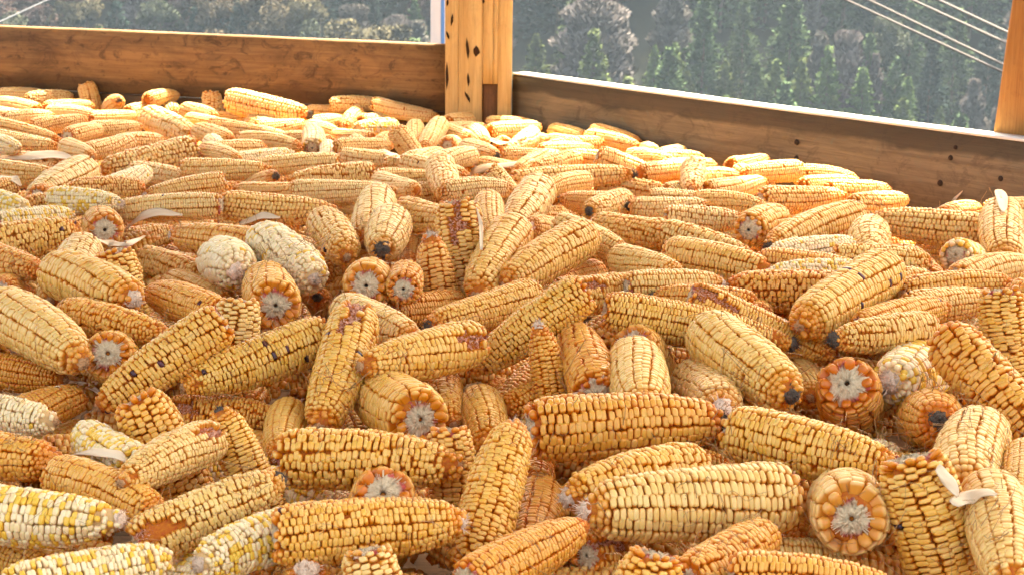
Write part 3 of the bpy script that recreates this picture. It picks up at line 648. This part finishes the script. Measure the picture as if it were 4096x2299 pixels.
def frames(ratio, rows, pitch, seed, irr=.0, bald=False, taper=.06, twist=.0):
    rng = np.random.default_rng(seed); L = ratio; P, Wt, E = [], [], []
    nz = int((L-.10)/pitch); ph = rng.uniform(0, 6.28, 6)
    out = []
    for r in range(rows):
        off = .5*(r % 2)+rng.uniform(-.12, .12)
        zz = .055+(np.arange(nz)+off)*pitch*(1+.02*np.sin(ph[0]+r)); zz = zz+rng.normal(0, pitch*.05, nz)
        t = zz/L; ok = t < .985; zz, t = zz[ok], t[ok]
        th = 2*np.pi*(r+.5*0)/rows + (.10 if r % 2 else -.10)*2*np.pi/rows*.6 + twist*t + (.10+irr*.6)*np.sin(t*7+ph[1]+r*.35)*2*np.pi/rows
        th = th+rng.normal(0, (.035+irr*.22+.16*np.clip((t-.86)/.12, 0, 1)+.30*np.clip((.07-t)/.07, 0, 1))*2*np.pi/rows, len(t))
        out.append((th, zz, t))
    th = np.concatenate([o[0] for o in out]); z = np.concatenate([o[1] for o in out]); t = np.concatenate([o[2] for o in out])
    bald_at = None
    keep = rng.random(len(t)) > np.where(t > .93, .08, .0015)
    keep &= ~((t < .045) & (rng.random(len(t)) < .28))
    keep &= ~((radius(t, taper) < .30) & (rng.random(len(t)) < .45))    # rows run out towards the tip
    if bald:
        da = (th+np.pi) % (2*np.pi)-np.pi
        edge = .42+.16*np.sin(z*9+ph[2])
        bm_ = (np.abs(da) < edge*(1-.5*t)) & (t < .27+.06*np.sin(da*5)); bald_at = (th[bm_], z[bm_], t[bm_]); keep &= ~bm_
    th, z, t = th[keep], z[keep], t[keep]; n = len(t)
    z = z+rng.normal(0, pitch*irr*.25, n)
    Rr = radius(t, taper); dR = (radius(np.clip(t+.02, 0, 1), taper)-radius(np.clip(t-.02, 0, 1), taper))/(.04*L)
    bend = np.array([np.cos(ph[3]), np.sin(ph[3])])*(rng.uniform(.0, .12)*ratio/3.4)
    bx, by = bend[0]*np.sin(np.pi*t), bend[1]*np.sin(np.pi*t)
    er = np.stack([np.cos(th), np.sin(th), 0*th], 1); ez = np.zeros((n, 3)); ez[:, 2] = 1
    sl = np.clip(dR, -1.1, 1.1)[:, None]
    w = er-ez*sl*.85; w /= np.linalg.norm(w, axis=1)[:, None]
    w = w+rng.normal(0, .05+irr*.10, (n, 3)); w /= np.linalg.norm(w, axis=1)[:, None]
    u = np.stack([-np.sin(th), np.cos(th), 0*th], 1); u = u-(u*w).sum(1)[:, None]*w; u /= np.linalg.norm(u, axis=1)[:, None]
    v = np.cross(w, u)
    endf = np.clip(np.maximum((t-.84)/.12, (.055-t)/.05), 0, 1)
    hgt = .17*(1+rng.normal(0, .045+irr*.06, n))*np.where(t > .9, .85, 1)
    width = 2*np.pi*Rr/rows*(1.0+rng.normal(0, .045+irr*.07, n)); width = np.where(t > .88, np.maximum(width, .115), width)
    leng = pitch*(1.0+rng.normal(0, .06+irr*.1, n))*(1+.25*endf)
    pos = er*(Rr-.165)[:, None]+np.stack([bx, by, z], 1)
    typ = ((endf > .35) | (rng.random(n) < irr*.35)).astype(int)
    return dict(pos=pos, u=u, v=v, w=w, size=np.stack([width*1.02, leng*1.05, hgt], 1), typ=typ, endf=endf, n=n, L=L, bend=bend, taper=taper, rng=rng, bald=bald_at)
def kernels_mesh(name, fr, sel, kern):
    Vs, Qs, Ts, As = [], [], [], []; off = 0
    for ty in (0, 1):
        id_ = np.where(sel & (fr['typ'] == ty))[0]
        if not len(id_): continue
        kv, q, tr = kern[ty]; K = len(kv)
        s = fr['size'][id_]
        P = fr['pos'][id_][:, None]+(kv[None, :, 0]*s[:, :1])[..., None]*fr['u'][id_][:, None]+(kv[None, :, 1]*s[:, 1:2])[..., None]*fr['v'][id_][:, None]+(kv[None, :, 2]*s[:, 2:3])[..., None]*fr['w'][id_][:, None]
        o = off+np.arange(len(id_))[:, None, None]*K
        Vs.append(P.reshape(-1, 3)); Qs.append((q[None]+o).reshape(-1, 4)); Ts.append((tr[None]+o).reshape(-1, 3)); off += len(id_)*K
        Am = np.zeros((len(id_), K, 4), np.float32); Am[..., 0] = kv[None, :, 2]
        rr = fr['rng'].random((len(id_), 2)); Am[..., 1] = rr[:, :1]; Am[..., 2] = rr[:, 1:]; Am[..., 3] = fr['endf'][id_][:, None]
        As.append(Am.reshape(-1, 4))
    me = smooth(fast_mesh(name, np.concatenate(Vs), [np.concatenate(Qs), np.concatenate(Ts)]))
    attr(me, 'kd', np.concatenate(As)); return me
def core_mesh(L, bend, taper, n=14, k=14):
    V = []
    for i in range(n+1):
        t = i/n; r = float(radius(t, taper))*.78-.005
        for j in range(k):
            a = 2*math.pi*j/k; V.append((math.cos(a)*r+bend[0]*math.sin(math.pi*t), math.sin(a)*r+bend[1]*math.sin(math.pi*t), .05+t*(L-.09)))
    F = [(i*k+j, i*k+(j+1) % k, (i+1)*k+(j+1) % k, (i+1)*k+j) for i in range(n) for j in range(k)]
    return smooth(fast_mesh('core', np.array(V), [np.array(F), np.array([list(range(k))[::-1], [n*k+j for j in range(k)]])]))
def butt_mesh(seed, stub):
    rng = np.random.default_rng(seed); k = 56; a = np.linspace(0, 2*np.pi, k, endpoint=False)
    prof = [(.012, .06), (.042, .05), (.052, -.035), (.13, -.045), (.165, -.02), (.20, .005), (.27, .0), (.33, .025), (.365, .10)]
    if stub: prof = [(.02, -.20), (.10, -.215), (.135, -.20), (.14, -.05), (.165, -.01), (.20, .005), (.27, .0), (.33, .025), (.365, .10)]
    V = []
    for m, (r, z) in enumerate(prof):
        jag = rng.normal(0, .05 if m > 4 else .05, k); jz = rng.normal(0, .018 if m > 2 else .010, k)
        if m in (6, 7, 8): jag += .08*np.sin(a*(7+seed)+seed)+rng.normal(0, .06, k)
        V.append(np.stack([np.cos(a)*r*(1+jag), np.sin(a)*r*(1+jag), z+jz], 1))
    n = len(prof); i = np.arange(k); j = (i+1) % k
    F = np.concatenate([np.stack([l*k+i, (l+1)*k+i, (l+1)*k+j, l*k+j], 1) for l in range(n-1)])
    V = np.concatenate(V); fr_ = []                      # torn fibre fringe
    for s in range(46):
        b = rng.uniform(0, 6.28); r0, r1 = rng.uniform(.20, .30), rng.uniform(.34, .43); w_ = rng.uniform(.02, .06); o = len(V)+len(fr_)
        fr_ += [(math.cos(b-w_)*r0, math.sin(b-w_)*r0, -.015), (math.cos(b+w_)*r0, math.sin(b+w_)*r0, -.015), (math.cos(b+w_*.4)*r1, math.sin(b+w_*.4)*r1, rng.uniform(-.05, .03)), (math.cos(b-w_*.4)*r1, math.sin(b-w_*.4)*r1, rng.uniform(-.05, .03))]
    Q2 = np.arange(len(fr_)).reshape(-1, 4)+len(V)
    return fast_mesh('butt', np.concatenate([V, np.array(fr_)]), [F, Q2, np.array([list(range(k))[::-1]])])
def tip_mesh(seed, spikes=70):
    rng = np.random.default_rng(seed); k, n = 14, 7; V = []
    for m in range(n):
        f = m/(n-1)*math.pi*.5; r = .155*math.cos(f)+.004; z = -.05+.13*math.sin(f)
        for j in range(k):
            b = 2*math.pi*j/k; q = 1+rng.normal(0, .15); V.append((math.cos(b)*r*q, math.sin(b)*r*q, z+rng.normal(0, .014)))
    F = [(i*k+j, i*k+(j+1) % k, (i+1)*k+(j+1) % k, (i+1)*k+j) for i in range(n-1) for j in range(k)]
    Tt = []
    for s in range(spikes):
        a, f = rng.uniform(0, 6.28), rng.uniform(.1, 1.5); d = np.array([math.cos(a)*math.cos(f), math.sin(a)*math.cos(f), math.sin(f)])
        p = d*[.15, .15, .12]+[0, 0, -.05]; d = d+rng.normal(0, .5, 3); e = np.cross(d, rng.normal(size=3)); e /= np.linalg.norm(e)
        o = len(V); V += [tuple(p-e*.012), tuple(p+e*.012), tuple(p+d*rng.uniform(.03, .09))]; Tt.append((o, o+1, o+2))
    return fast_mesh('tip', np.array(V), [np.array(F), np.array(Tt)])
def silk_mesh(seed, L, n=26):
    rng = np.random.default_rng(seed); Vs, Fs = [], []; off = 0
    for s in range(n):
        z = rng.uniform(.1, L*.98); a = rng.uniform(0, 6.28); p = np.array([math.cos(a), math.sin(a), 0])*.5; p[2] = z
        d = rng.normal(size=3); d -= p*[1, 1, 0]*(d @ (p*[1, 1, 0]))*3.4; P = []
        ln = rng.uniform(.25, .7); cu = rng.normal(size=3)*1.6
        for q in np.linspace(0, 1, 9):
            P.append(p+d*ln*q*.6+cu*np.sin(q*rng.uniform(2, 4))*.08+p*[1, 1, 0]*(.02+.14*q*q*rng.random()))
        v, f = tube(P, .006, 3); Vs.append(v); Fs.append(f+off); off += len(v)
    return fast_mesh('silk', np.concatenate(Vs), [np.concatenate(Fs)])
def chaff_mesh(fr):
    th, z, t = fr['bald']; rng = np.random.default_rng(3); P = []
    for k in range(12):
        a = th+rng.normal(0, .12, len(th)); r = radius(t, fr['taper'])-.125+rng.uniform(-.01, .025, len(th))
        P.append(np.stack([np.cos(a)*r, np.sin(a)*r, z+rng.normal(0, .03, len(th))], 1))
    P = np.concatenate(P); D_ = P*[1, 1, 0]; D_ /= np.linalg.norm(D_, axis=1)[:, None]
    v, f = tri_cloud(P, .05, rng, None, 1.2); return fast_mesh('chaff', v, [f])
ARCH = []
for s in range(20):
    rng = random.Random(100+s); ratio = (2.7, 3.1, 3.5, 4.0, 4.6)[s % 5]
    rows = rng.choice((16, 16, 18, 18, 20)); irr = rng.choice((0, .01, .04, .1, .35))
    fr = frames(ratio, rows, rng.uniform(.080, .105), 900+s, irr, s in (12, 18), rng.uniform(.02, .26), rng.uniform(-.9, .9))
    k = kernels_mesh('kernels', fr, np.ones(fr['n'], bool), KMID); k.materials.append(M_kern)
    co = core_mesh(fr['L'], fr['bend'], fr['taper']); co.materials.append(M_core)
    ARCH.append((ratio, k, co, fr))
BUTT = [butt_mesh(s, s % 3 == 2) for s in range(6)]; TIP = [tip_mesh(s) for s in range(5)]; SILK = [silk_mesh(s, 3.3) for s in range(4)]
for m in BUTT: m.materials.append(M_butt)
for m in TIP: m.materials.append(M_tip)
for m in SILK: m.materials.append(M_silk)
KOBJ = {}
for ty in (0, 1):
    kv, q, tr = KERN[ty]; KOBJ[ty] = []
    for s in range(3):
        r = np.random.default_rng(s+10*ty); v = kv.copy(); v[:, :2] *= 1+r.normal(0, .04, (len(v), 1)); v[:, 0] += .10*(s-1)*v[:, 1]
        v[-1, 2] = .93+.05*s*.6 if ty == 0 else 1.0
        for e in (0.0, 1.0):
            me = smooth(fast_mesh('kernel', v, [q, tr])); Am = np.zeros((len(v), 4)); Am[:, 0] = kv[:, 2]; Am[:, 3] = e; attr(me, 'kd', Am)
            me.materials.append(M_kern1); KOBJ[ty].append(me)

# ---------------------------------------------------------------- build every cob
COLW = {'y': 'golden yellow', 'p': 'pale yellow', 'o': 'deep orange', 'w': 'creamy white', 'm': 'white and yellow speckled', 'r': 'dark reddish orange'}
TINT = {'y': (0, .42), 'p': (0, .12), 'o': (0, .9), 'w': (.97, 0), 'm': (.62, 0), 'r': (0, 1.0)}
def feature(c):
    code = c['code']; r = np.linalg.norm(c['B']-c['A'])/c['D']
    s = ('long ' if r > 4.1 else 'stubby ' if r < 2.62 else '')+COLW[code[0]]; f = ''
    if 'B' in code: f = 'with cut pale butt facing out'
    elif 'T' in code: f = 'with '+('blackened' if 'k' in code else 'fuzzy grey' if 'g' in code else 'rounded')+' tip facing out'
    elif 'u' in code: f = 'standing on end'
    elif 'k' in code: f = 'with mouldy black tip'
    elif 'b' in code: f = 'with bald red patch'
    elif 'g' in code: f = 'with fuzzy grey tip'
    elif 'c' in code: f = 'with whitish broken butt'
    elif 'd' in code: f = 'with scattered black kernels'
    return s, f
def place(c):
    m = (c['A']+c['B'])/2; dl = -(m-np.array(P0)) @ np.array(nL); dr = -(m-np.array(Q0)) @ np.array(nR); code = c['code']
    if '+' in code: return 'on top of the heap before the brown wall'
    if dl < .35 and dr > .3: return 'by the brown wall'
    if dr < .32: return 'along the grey wall'
    if '1' in code or '2' in code: return 'half buried in the heap'
    if m[1] > 2.5: return 'in the far heap'
    return 'on the near heap'
FE = [feature(c) for c in COBS]; LABELS = []
for k, c in enumerate(COBS):
    s, f = FE[k]; LABELS.append((f'{s} corn cob {f}'.strip()+' '+place(c)) if len((s+f+place(c)).split()) < 14 else f'{s} corn cob {f}'.strip()+' in the heap')
from collections import Counter
MIDS = np.array([(c['A']+c['B'])/2 for c in COBS])
for rank in range(5):                                  # look-alikes are told apart by the cob they touch
    cn = Counter(LABELS); new = list(LABELS)
    for k, c in enumerate(COBS):
        if cn[LABELS[k]] < 2: continue
        near_ = [j for j in np.argsort(np.linalg.norm(MIDS-MIDS[k], axis=1))[1:7] if FE[j][1] or c['code'][0] != COBS[j]['code'][0]]
        if len(near_) <= rank: continue
        j = near_[rank]; s, f = FE[k]; t_ = f'{s} corn cob {f}'.strip()+f' beside a {FE[j][0]} cob {FE[j][1]}'.rstrip()
        if len(t_.split()) <= 16: new[k] = t_
    LABELS = new
LABELS = [l if len(l.split()) <= 16 else ' '.join(l.split()[:l.split().index('cob')+1])+' in the heap' for l in LABELS]
HERO_LABEL = {}
nk = 0
for k, c in enumerate(COBS):
    rn = random.Random(k*13+5); code = c['code']; A, B = c['A'], c['B']; D = c['D']*c['sc']
    z = Vector(B-A); L = z.length; z.normalize()
    toc = (Vector(CAMP)-Vector((A+B)/2)).normalized()
    if 'b' in code:
        x = (toc+Vector((0, 0, .4))); x = (x-z*(x @ z)).normalized(); roll = rn.uniform(-.3, .3)
    else:
        x = z.orthogonal().normalized(); roll = rn.uniform(0, 6.28)
    y = z.cross(x); Mr = Matrix((x, y, z)).transposed().to_4x4() @ Matrix.Rotation(roll, 4, 'Z')
    want = L/D; wpx = c['w']; near = wpx >= NEAR_W and '2' not in code
    irr = rn.choice((0, .01, .02, .04, .08, .16, .3)); bald = 'b' in code
    if near:
        ratio = want; fr = frames(ratio, rn.choice((16, 16, 18, 18, 20, 20, 22)), rn.uniform(.074, .098), 5000+k, irr, bald, rn.uniform(.02, .26), rn.uniform(-.8, .8))
        core = core_mesh(fr['L'], fr['bend'], fr['taper']); sz = D
    else:
        cand = sorted(ARCH, key=lambda a: abs(math.log(a[0]/want))+(0 if (a is ARCH[12] or a is ARCH[18]) == bald else 3))[:6 if not bald else 1]
        ratio, kme, core, fr = rn.choice(cand); sz = L/ratio
    M = Matrix.Translation(A) @ Mr @ Matrix.Diagonal((D, D, sz, 1))
    root = empty('corn_cob', LABELS[k], 'corn cob', 'corn cobs heaped in the crib', M)
    wt, og = TINT[code[0]]
    if wt == 0: og = min(1, max(0, og+rn.uniform(-.14, .18)))
    dk = .016 if 'd' in code else (.002 if rn.random() < .2 else 0.0)
    far = float(np.clip((A[1]-1.7)/1.6, 0, 1)); og *= 1-.45*far  # farther cobs tinted paler, countering the orange sun bounce through their colour
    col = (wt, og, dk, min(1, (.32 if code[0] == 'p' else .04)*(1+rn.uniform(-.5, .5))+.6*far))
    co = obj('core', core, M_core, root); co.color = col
    if near:
        Mi = M.to_3x3(); Rn = np.array(M.to_3x3().normalized()) if False else np.array(Mr.to_3x3())
        wpos = np.array(M)[:3, :3] @ (fr['pos']+fr['w']*.1).T; wpos = wpos.T+np.array(M)[:3, 3]
        nw = (Rn @ fr['w'].T).T; vd = CAMP-wpos; vd /= np.linalg.norm(vd, axis=1)[:, None]
        face = (nw*vd).sum(1); cut = .02
        vis = face > cut
        if vis.sum() > 300: vis = face > np.sort(face)[-300]
        rest = ~vis & (face > -.55)
        if rest.sum():
            me = kernels_mesh('kernels', fr, rest, KLOW); me.materials.append(M_kern)
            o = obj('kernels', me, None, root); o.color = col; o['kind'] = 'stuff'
        for i in np.where(vis)[0]:
            ty = int(fr['typ'][i]); me = KOBJ[ty][rn.randrange(3)*2+int(fr['endf'][i] > .5)]
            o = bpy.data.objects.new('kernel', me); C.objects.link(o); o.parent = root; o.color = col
            u, v, w, s, p = fr['u'][i], fr['v'][i], fr['w'][i], fr['size'][i], fr['pos'][i]
            o.matrix_basis = Matrix(((u[0]*s[0], v[0]*s[1], w[0]*s[2], p[0]), (u[1]*s[0], v[1]*s[1], w[1]*s[2], p[1]), (u[2]*s[0], v[2]*s[1], w[2]*s[2], p[2]), (0, 0, 0, 1)))
            nk += 1
    else:
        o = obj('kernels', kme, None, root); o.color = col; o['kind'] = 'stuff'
    if fr['bald'] is not None: obj('chaff', chaff_mesh(fr), M_chaff, co)['kind'] = 'stuff'
    if 'B' in code or 'c' in code or wpx > 70:
        st = rn.choice((2, 5)) if ('c' in code and 'B' not in code and rn.random() < .6) else rn.choice((0, 1, 3, 4))
        o = obj('butt_end', BUTT[st], None, root); o.matrix_basis = Matrix.Translation((0, 0, rn.uniform(-.012, .03))) @ Matrix.Rotation(rn.uniform(-.12, .12), 4, 'X') @ Matrix.Diagonal((q_ := rn.uniform(.62, .95), q_*rn.uniform(.85, 1.1), .8*D/sz, 1))
    if wpx > 55:
        o = obj('tip_end', rn.choice(TIP), None, root); q = rn.uniform(.9, 1.2) if ('k' in code or 'g' in code) else .75
        o.matrix_basis = Matrix.Translation((0, 0, fr['L']-.05)) @ Matrix.Diagonal((q, q, q*1.1, 1))
        o.color = (.085, .06, .042, 1) if 'k' in code else (*(np.array((.56, .40, .28))*rn.uniform(.7, 1.2)), 1) if 'g' in code else (.42, .22, .10, 1)
    if 's' in code or (wpx > 130 and rn.random() < .5):
        o = obj('silk', rn.choice(SILK), None, root); o['kind'] = 'stuff'; o.matrix_basis = Matrix.Diagonal((1, 1, fr['L']/3.3, 1))
print('cobs', n, 'kernels', nk, time.time()-T0)

# cobs deeper in the heap that only show through the gaps: one uncountable mass
rng = np.random.default_rng(77); frl = [frames(r, 13, .145, 40+i, .1, False, .08, .3) for i, r in enumerate((2.9, 3.3, 3.7))]
Vs, Qs, Ts, As = [], [], [], []; off = 0
lows = [kernels_mesh('lowk', f, np.ones(f['n'], bool), {0: ring_kernel([(.35, 1.25), (.93, .9)], 4, 2, 1.0), 1: ring_kernel([(.35, 1.2), (.9, .8)], 4, 2, 1.0)}) for f in frl]
LV = []; _, KQ, KT = ring_kernel([(.35, 1), (.9, .9)], 4, 2, 1.0)
for me in lows:                                          # nine vertices a kernel
    v = np.zeros(len(me.vertices)*3, np.float32); me.vertices.foreach_get('co', v); a = np.zeros(len(me.vertices)*4, np.float32); me.attributes['kd'].data.foreach_get('color', a)
    LV.append((v.reshape(-1, 9, 3), a.reshape(-1, 9, 4)))
spots = []
for lay, (dz, y1) in enumerate(((-.085, 3.75),)):
    for y in np.arange(.65, y1, .075):
        for x in np.arange(-.45*y-.3, .45*y+.35, .15):
            px, py = x+rng.uniform(-.04, .04), y+rng.uniform(-.03, .03)
            if (Vector((px, py, 0))-P0) @ nL > -.12 or (Vector((px, py, 0))-Q0) @ nR > -.12: continue
            spots.append((px, py, dz+pile_h(px, py)+rng.uniform(-.012, .012)))
for y in np.arange(.8, 4.2, .085):                        # the heap goes on beside the frame
    for sgn in (-1, 1):
        for x in np.arange(.36*y+.10, .52*y+.34, .16):
            px, py = sgn*x+rng.uniform(-.03, .03), y+rng.uniform(-.03, .03)
            if (Vector((px, py, 0))-P0) @ nL > -.12 or (Vector((px, py, 0))-Q0) @ nR > -.12: continue
            spots.append((px, py, -.03+pile_h(px, py)+rng.uniform(-.012, .012)))
for y in np.arange(.7, 3.6, .10):
    for x in np.arange(-.40*y-.2, .40*y+.2, .18):
        if (Vector((x, y, 0))-P0) @ nL > -.12 or (Vector((x, y, 0))-Q0) @ nR > -.12: continue
        if y < 1.5: spots.append((x+.08, y+.05, -.15+pile_h(x, y)))
        spots.append((x+rng.uniform(-.04, .04), y+rng.uniform(-.03, .03), -.128+pile_h(x, y)+rng.uniform(-.012, .012)))
for (px, py, pz) in spots:
    v, a = LV[rng.integers(3)]; D = rng.uniform(.046, .055); an = rng.uniform(0, 6.28); ti = rng.normal(0, .15)
    Rm = np.array(Matrix.Rotation(an, 3, 'Z') @ Matrix.Rotation(math.pi/2+ti, 3, 'X') @ Matrix.Rotation(rng.uniform(0, 6), 3, 'Z'))
    vv = ((v-[0, 0, 1.6])*D) @ Rm.T+[px, py, pz]
    keep = vv[:, 8, 2]-vv[:, :4, 2].mean(1) > (-.0025 if py < 1.5 else .0008)              # the undersides never show
    vv, aa = vv[keep], a[keep]; m_ = len(vv); o_ = off+np.arange(m_)[:, None, None]*9
    Vs.append(vv.reshape(-1, 3)); Qs.append((KQ[None]+o_).reshape(-1, 4)); Ts.append((KT[None]+o_).reshape(-1, 3)); As.append(aa.reshape(-1, 4)); off += m_*9
me = smooth(fast_mesh('heap', np.concatenate(Vs), [np.concatenate(Qs), np.concatenate(Ts)])); attr(me, 'kd', np.concatenate(As)); me.materials.append(M_kern)
o = obj('buried_corn', me); o['kind'] = 'stuff'; o.color = (0, .4, 0, .2); tag(o, 'mass of buried corn cobs seen only through gaps in the heap', 'corn heap')
print('heap', len(spots), len(me.polygons), time.time()-T0)

# ---------------------------------------------------------------- loose dry husk leaves: (centre line pixels), width px, lift
HUSKS = [([(0, 625), (110, 612), (220, 625), (300, 640)], 58, .03, 'long cream husk strip draped over cobs before the brown wall'),
 ([(0, 705), (50, 712), (85, 745)], 34, .03, 'short curled husk strip over an orange cob'),
 ([(500, 915), (560, 870), (640, 850), (730, 860)], 42, .03, 'pinkish pointed husk leaf beside a cut butt'),
 ([(350, 945), (440, 975), (510, 985), (580, 945)], 40, .03, 'pale husk leaf with upturned ends on yellow cobs'),
 ([(960, 890), (1040, 865), (1120, 872)], 34, .03, 'small flat husk leaf lying on a yellow cob'),
 ([(1885, 690), (1960, 660), (2070, 655), (2130, 640)], 44, .035, 'broad pale husk leaf with a thin tail in the far heap'),
 ([(1525, 600), (1560, 615), (1600, 640)], 36, .03, 'square scrap of pale husk in the far heap'),
 ([(1960, 560), (2010, 580), (2060, 560), (2110, 538)], 22, .035, 'curling thin husk ribbon around a whitish cob'),
 ([(300, 1815), (380, 1795), (470, 1815), (500, 1845)], 48, .03, 'torn pale husk over a speckled cob'),
 ([(3815, 2020), (3870, 1985), (3930, 1965), (3985, 1980)], 62, .035, 'fan shaped pinkish husk leaf across a pale cob'),
 ([(3745, 1870), (3800, 1920), (3830, 1985)], 50, .03, 'pale husk strip tucked beside a pale cob'),
 ([(3995, 760), (4008, 800), (4014, 850)], 40, .02, 'upright pale husk flag above a pale cob by the grey wall'),
 ([(3800, 850), (3815, 800), (3850, 765)], 11, .02, 'thin twisted husk curl against the grey wall'),
 ([(1925, 1000), (1925, 900), (1905, 830)], 14, .0, 'thin husk ribbon hanging down an upright cob'),
 ([(230, 1545), (300, 1525), (380, 1560), (410, 1580)], 26, .02, 'brown curled husk strip in the shade between cobs')]
from mathutils.bvhtree import BVHTree
dg = bpy.context.evaluated_depsgraph_get()
cob_depth = []
for (pts, wpx, lift, lab) in HUSKS:
    deps = []
    for (px, py) in pts:
        hit, loc, *_ = sc.ray_cast(dg, Vector((0, 0, CAMZ)), ray(px, py).normalized())
        dep = float((np.array(loc)-CAMP) @ fwd) if hit else 3.0
        deps.append(min(dep, 4.2))
    dep = sorted(deps)[len(deps)//2]
    deps = [max(min(d, dep+.10), dep-.10) for d in deps]
    P = [at_depth(px, py, d-.004-lift*.25) for (px, py), d in zip(pts, deps)]
    n = 13; C_ = np.array([np.array([np.interp(s, np.linspace(0, 1, len(P)), [p[i] for p in P]) for i in range(3)]) for s in np.linspace(0, 1, n)])
    for _ in range(2): C_[1:-1] = (C_[:-2]+2*C_[1:-1]+C_[2:])/4
    tn = np.gradient(C_, axis=0); tn /= np.linalg.norm(tn, axis=1)[:, None]
    up = -np.array(ray(*pts[0])); up /= np.linalg.norm(up); up = up*.6+np.array([0, 0, .7])
    sd = np.cross(tn, up); sd /= np.linalg.norm(sd, axis=1)[:, None]; nn = np.cross(sd, tn)
    wm = wpx*dep/FPX*1.15; V = []
    o0 = C_[n//2]
    rr = random.Random(len(lab))
    for th in (0, .0008):
        for i in range(n):
            s = i/(n-1); w = wm*.5*(.25+.75*math.sin(math.pi*min(1, .12+s*.95))**.6)
            for j in range(7):
                f = (j-3)/3; V.append(C_[i]-o0+sd[i]*w*f+nn[i]*(.35*w*f*f*math.sin(s*5+len(lab))+th+.05*w*math.sin(j*2.1+i)))
    V = np.array(V); m = n*7
    i, j = np.meshgrid(np.arange(n-1), np.arange(6), indexing='ij'); q = (i*7+j).ravel()
    F1 = np.stack([q, q+7, q+8, q+1], 1); F2 = F1[:, ::-1]+m
    rim = [x for x in range(6)]+[6+7*x for x in range(n-1)]+[m-1-x for x in range(6)]+[m-7-7*x for x in range(n-1)]
    F3 = np.array([(rim[x], rim[(x+1) % len(rim)], rim[(x+1) % len(rim)]+m, rim[x]+m) for x in range(len(rim))])
    # local frame: Y along the leaf so that the fibres run lengthwise
    yv = Vector(C_[-1]-C_[0]).normalized(); zv = Vector(nn[n//2]); xv = yv.cross(zv).normalized(); zv = xv.cross(yv)
    R3 = Matrix((xv, yv, zv)).transposed(); V = (np.array(R3.transposed()) @ V.T).T
    o = obj('husk_leaf', smooth(fast_mesh('husk', V, [F1, F2, F3])), M_husk); o.matrix_world = Matrix.Translation(o0) @ R3.to_4x4()
    tag(o, lab, 'corn husk', 'loose husk scraps on the heap')
# loose silk threads lying over the near heap
rs = random.Random(9); Vs, Fs = [], []; off = 0
for k in range(260):
    px, py = rs.uniform(0, W), 1000+1300*rs.random()**.7
    hit, loc, nrm, *_ = sc.ray_cast(dg, Vector((0, 0, CAMZ)), ray(px, py).normalized())
    if not hit or loc.y > 3 or loc.z < pile_h(loc.x, loc.y)-.025: continue
    d1 = Vector((rs.gauss(0, 1), rs.gauss(0, 1), rs.gauss(0, .4))); d1 = (d1-nrm*(d1 @ nrm)).normalized(); d2 = nrm.cross(d1)
    ln = rs.uniform(.012, .045); am = rs.uniform(-.5, .5); fq = rs.uniform(2, 6); lf = rs.uniform(0, .35)
    P = [loc+nrm*(.0012+lf*ln*math.sin(q*3.0)*.5)+d1*ln*(q-.5)+d2*ln*am*math.sin(q*fq) for q in np.linspace(0, 1, 9)]
    v, f = tube(P, .00022, 3); Vs.append(v); Fs.append(f+off); off += len(v)
o = obj('loose_silk', fast_mesh('loose_silk', np.concatenate(Vs), [np.concatenate(Fs)]), M_silk); o['kind'] = 'stuff'; tag(o, 'fine tan corn silk threads strewn over the heap', 'corn silk')
print('done', time.time()-T0, 'objects', len(bpy.data.objects))
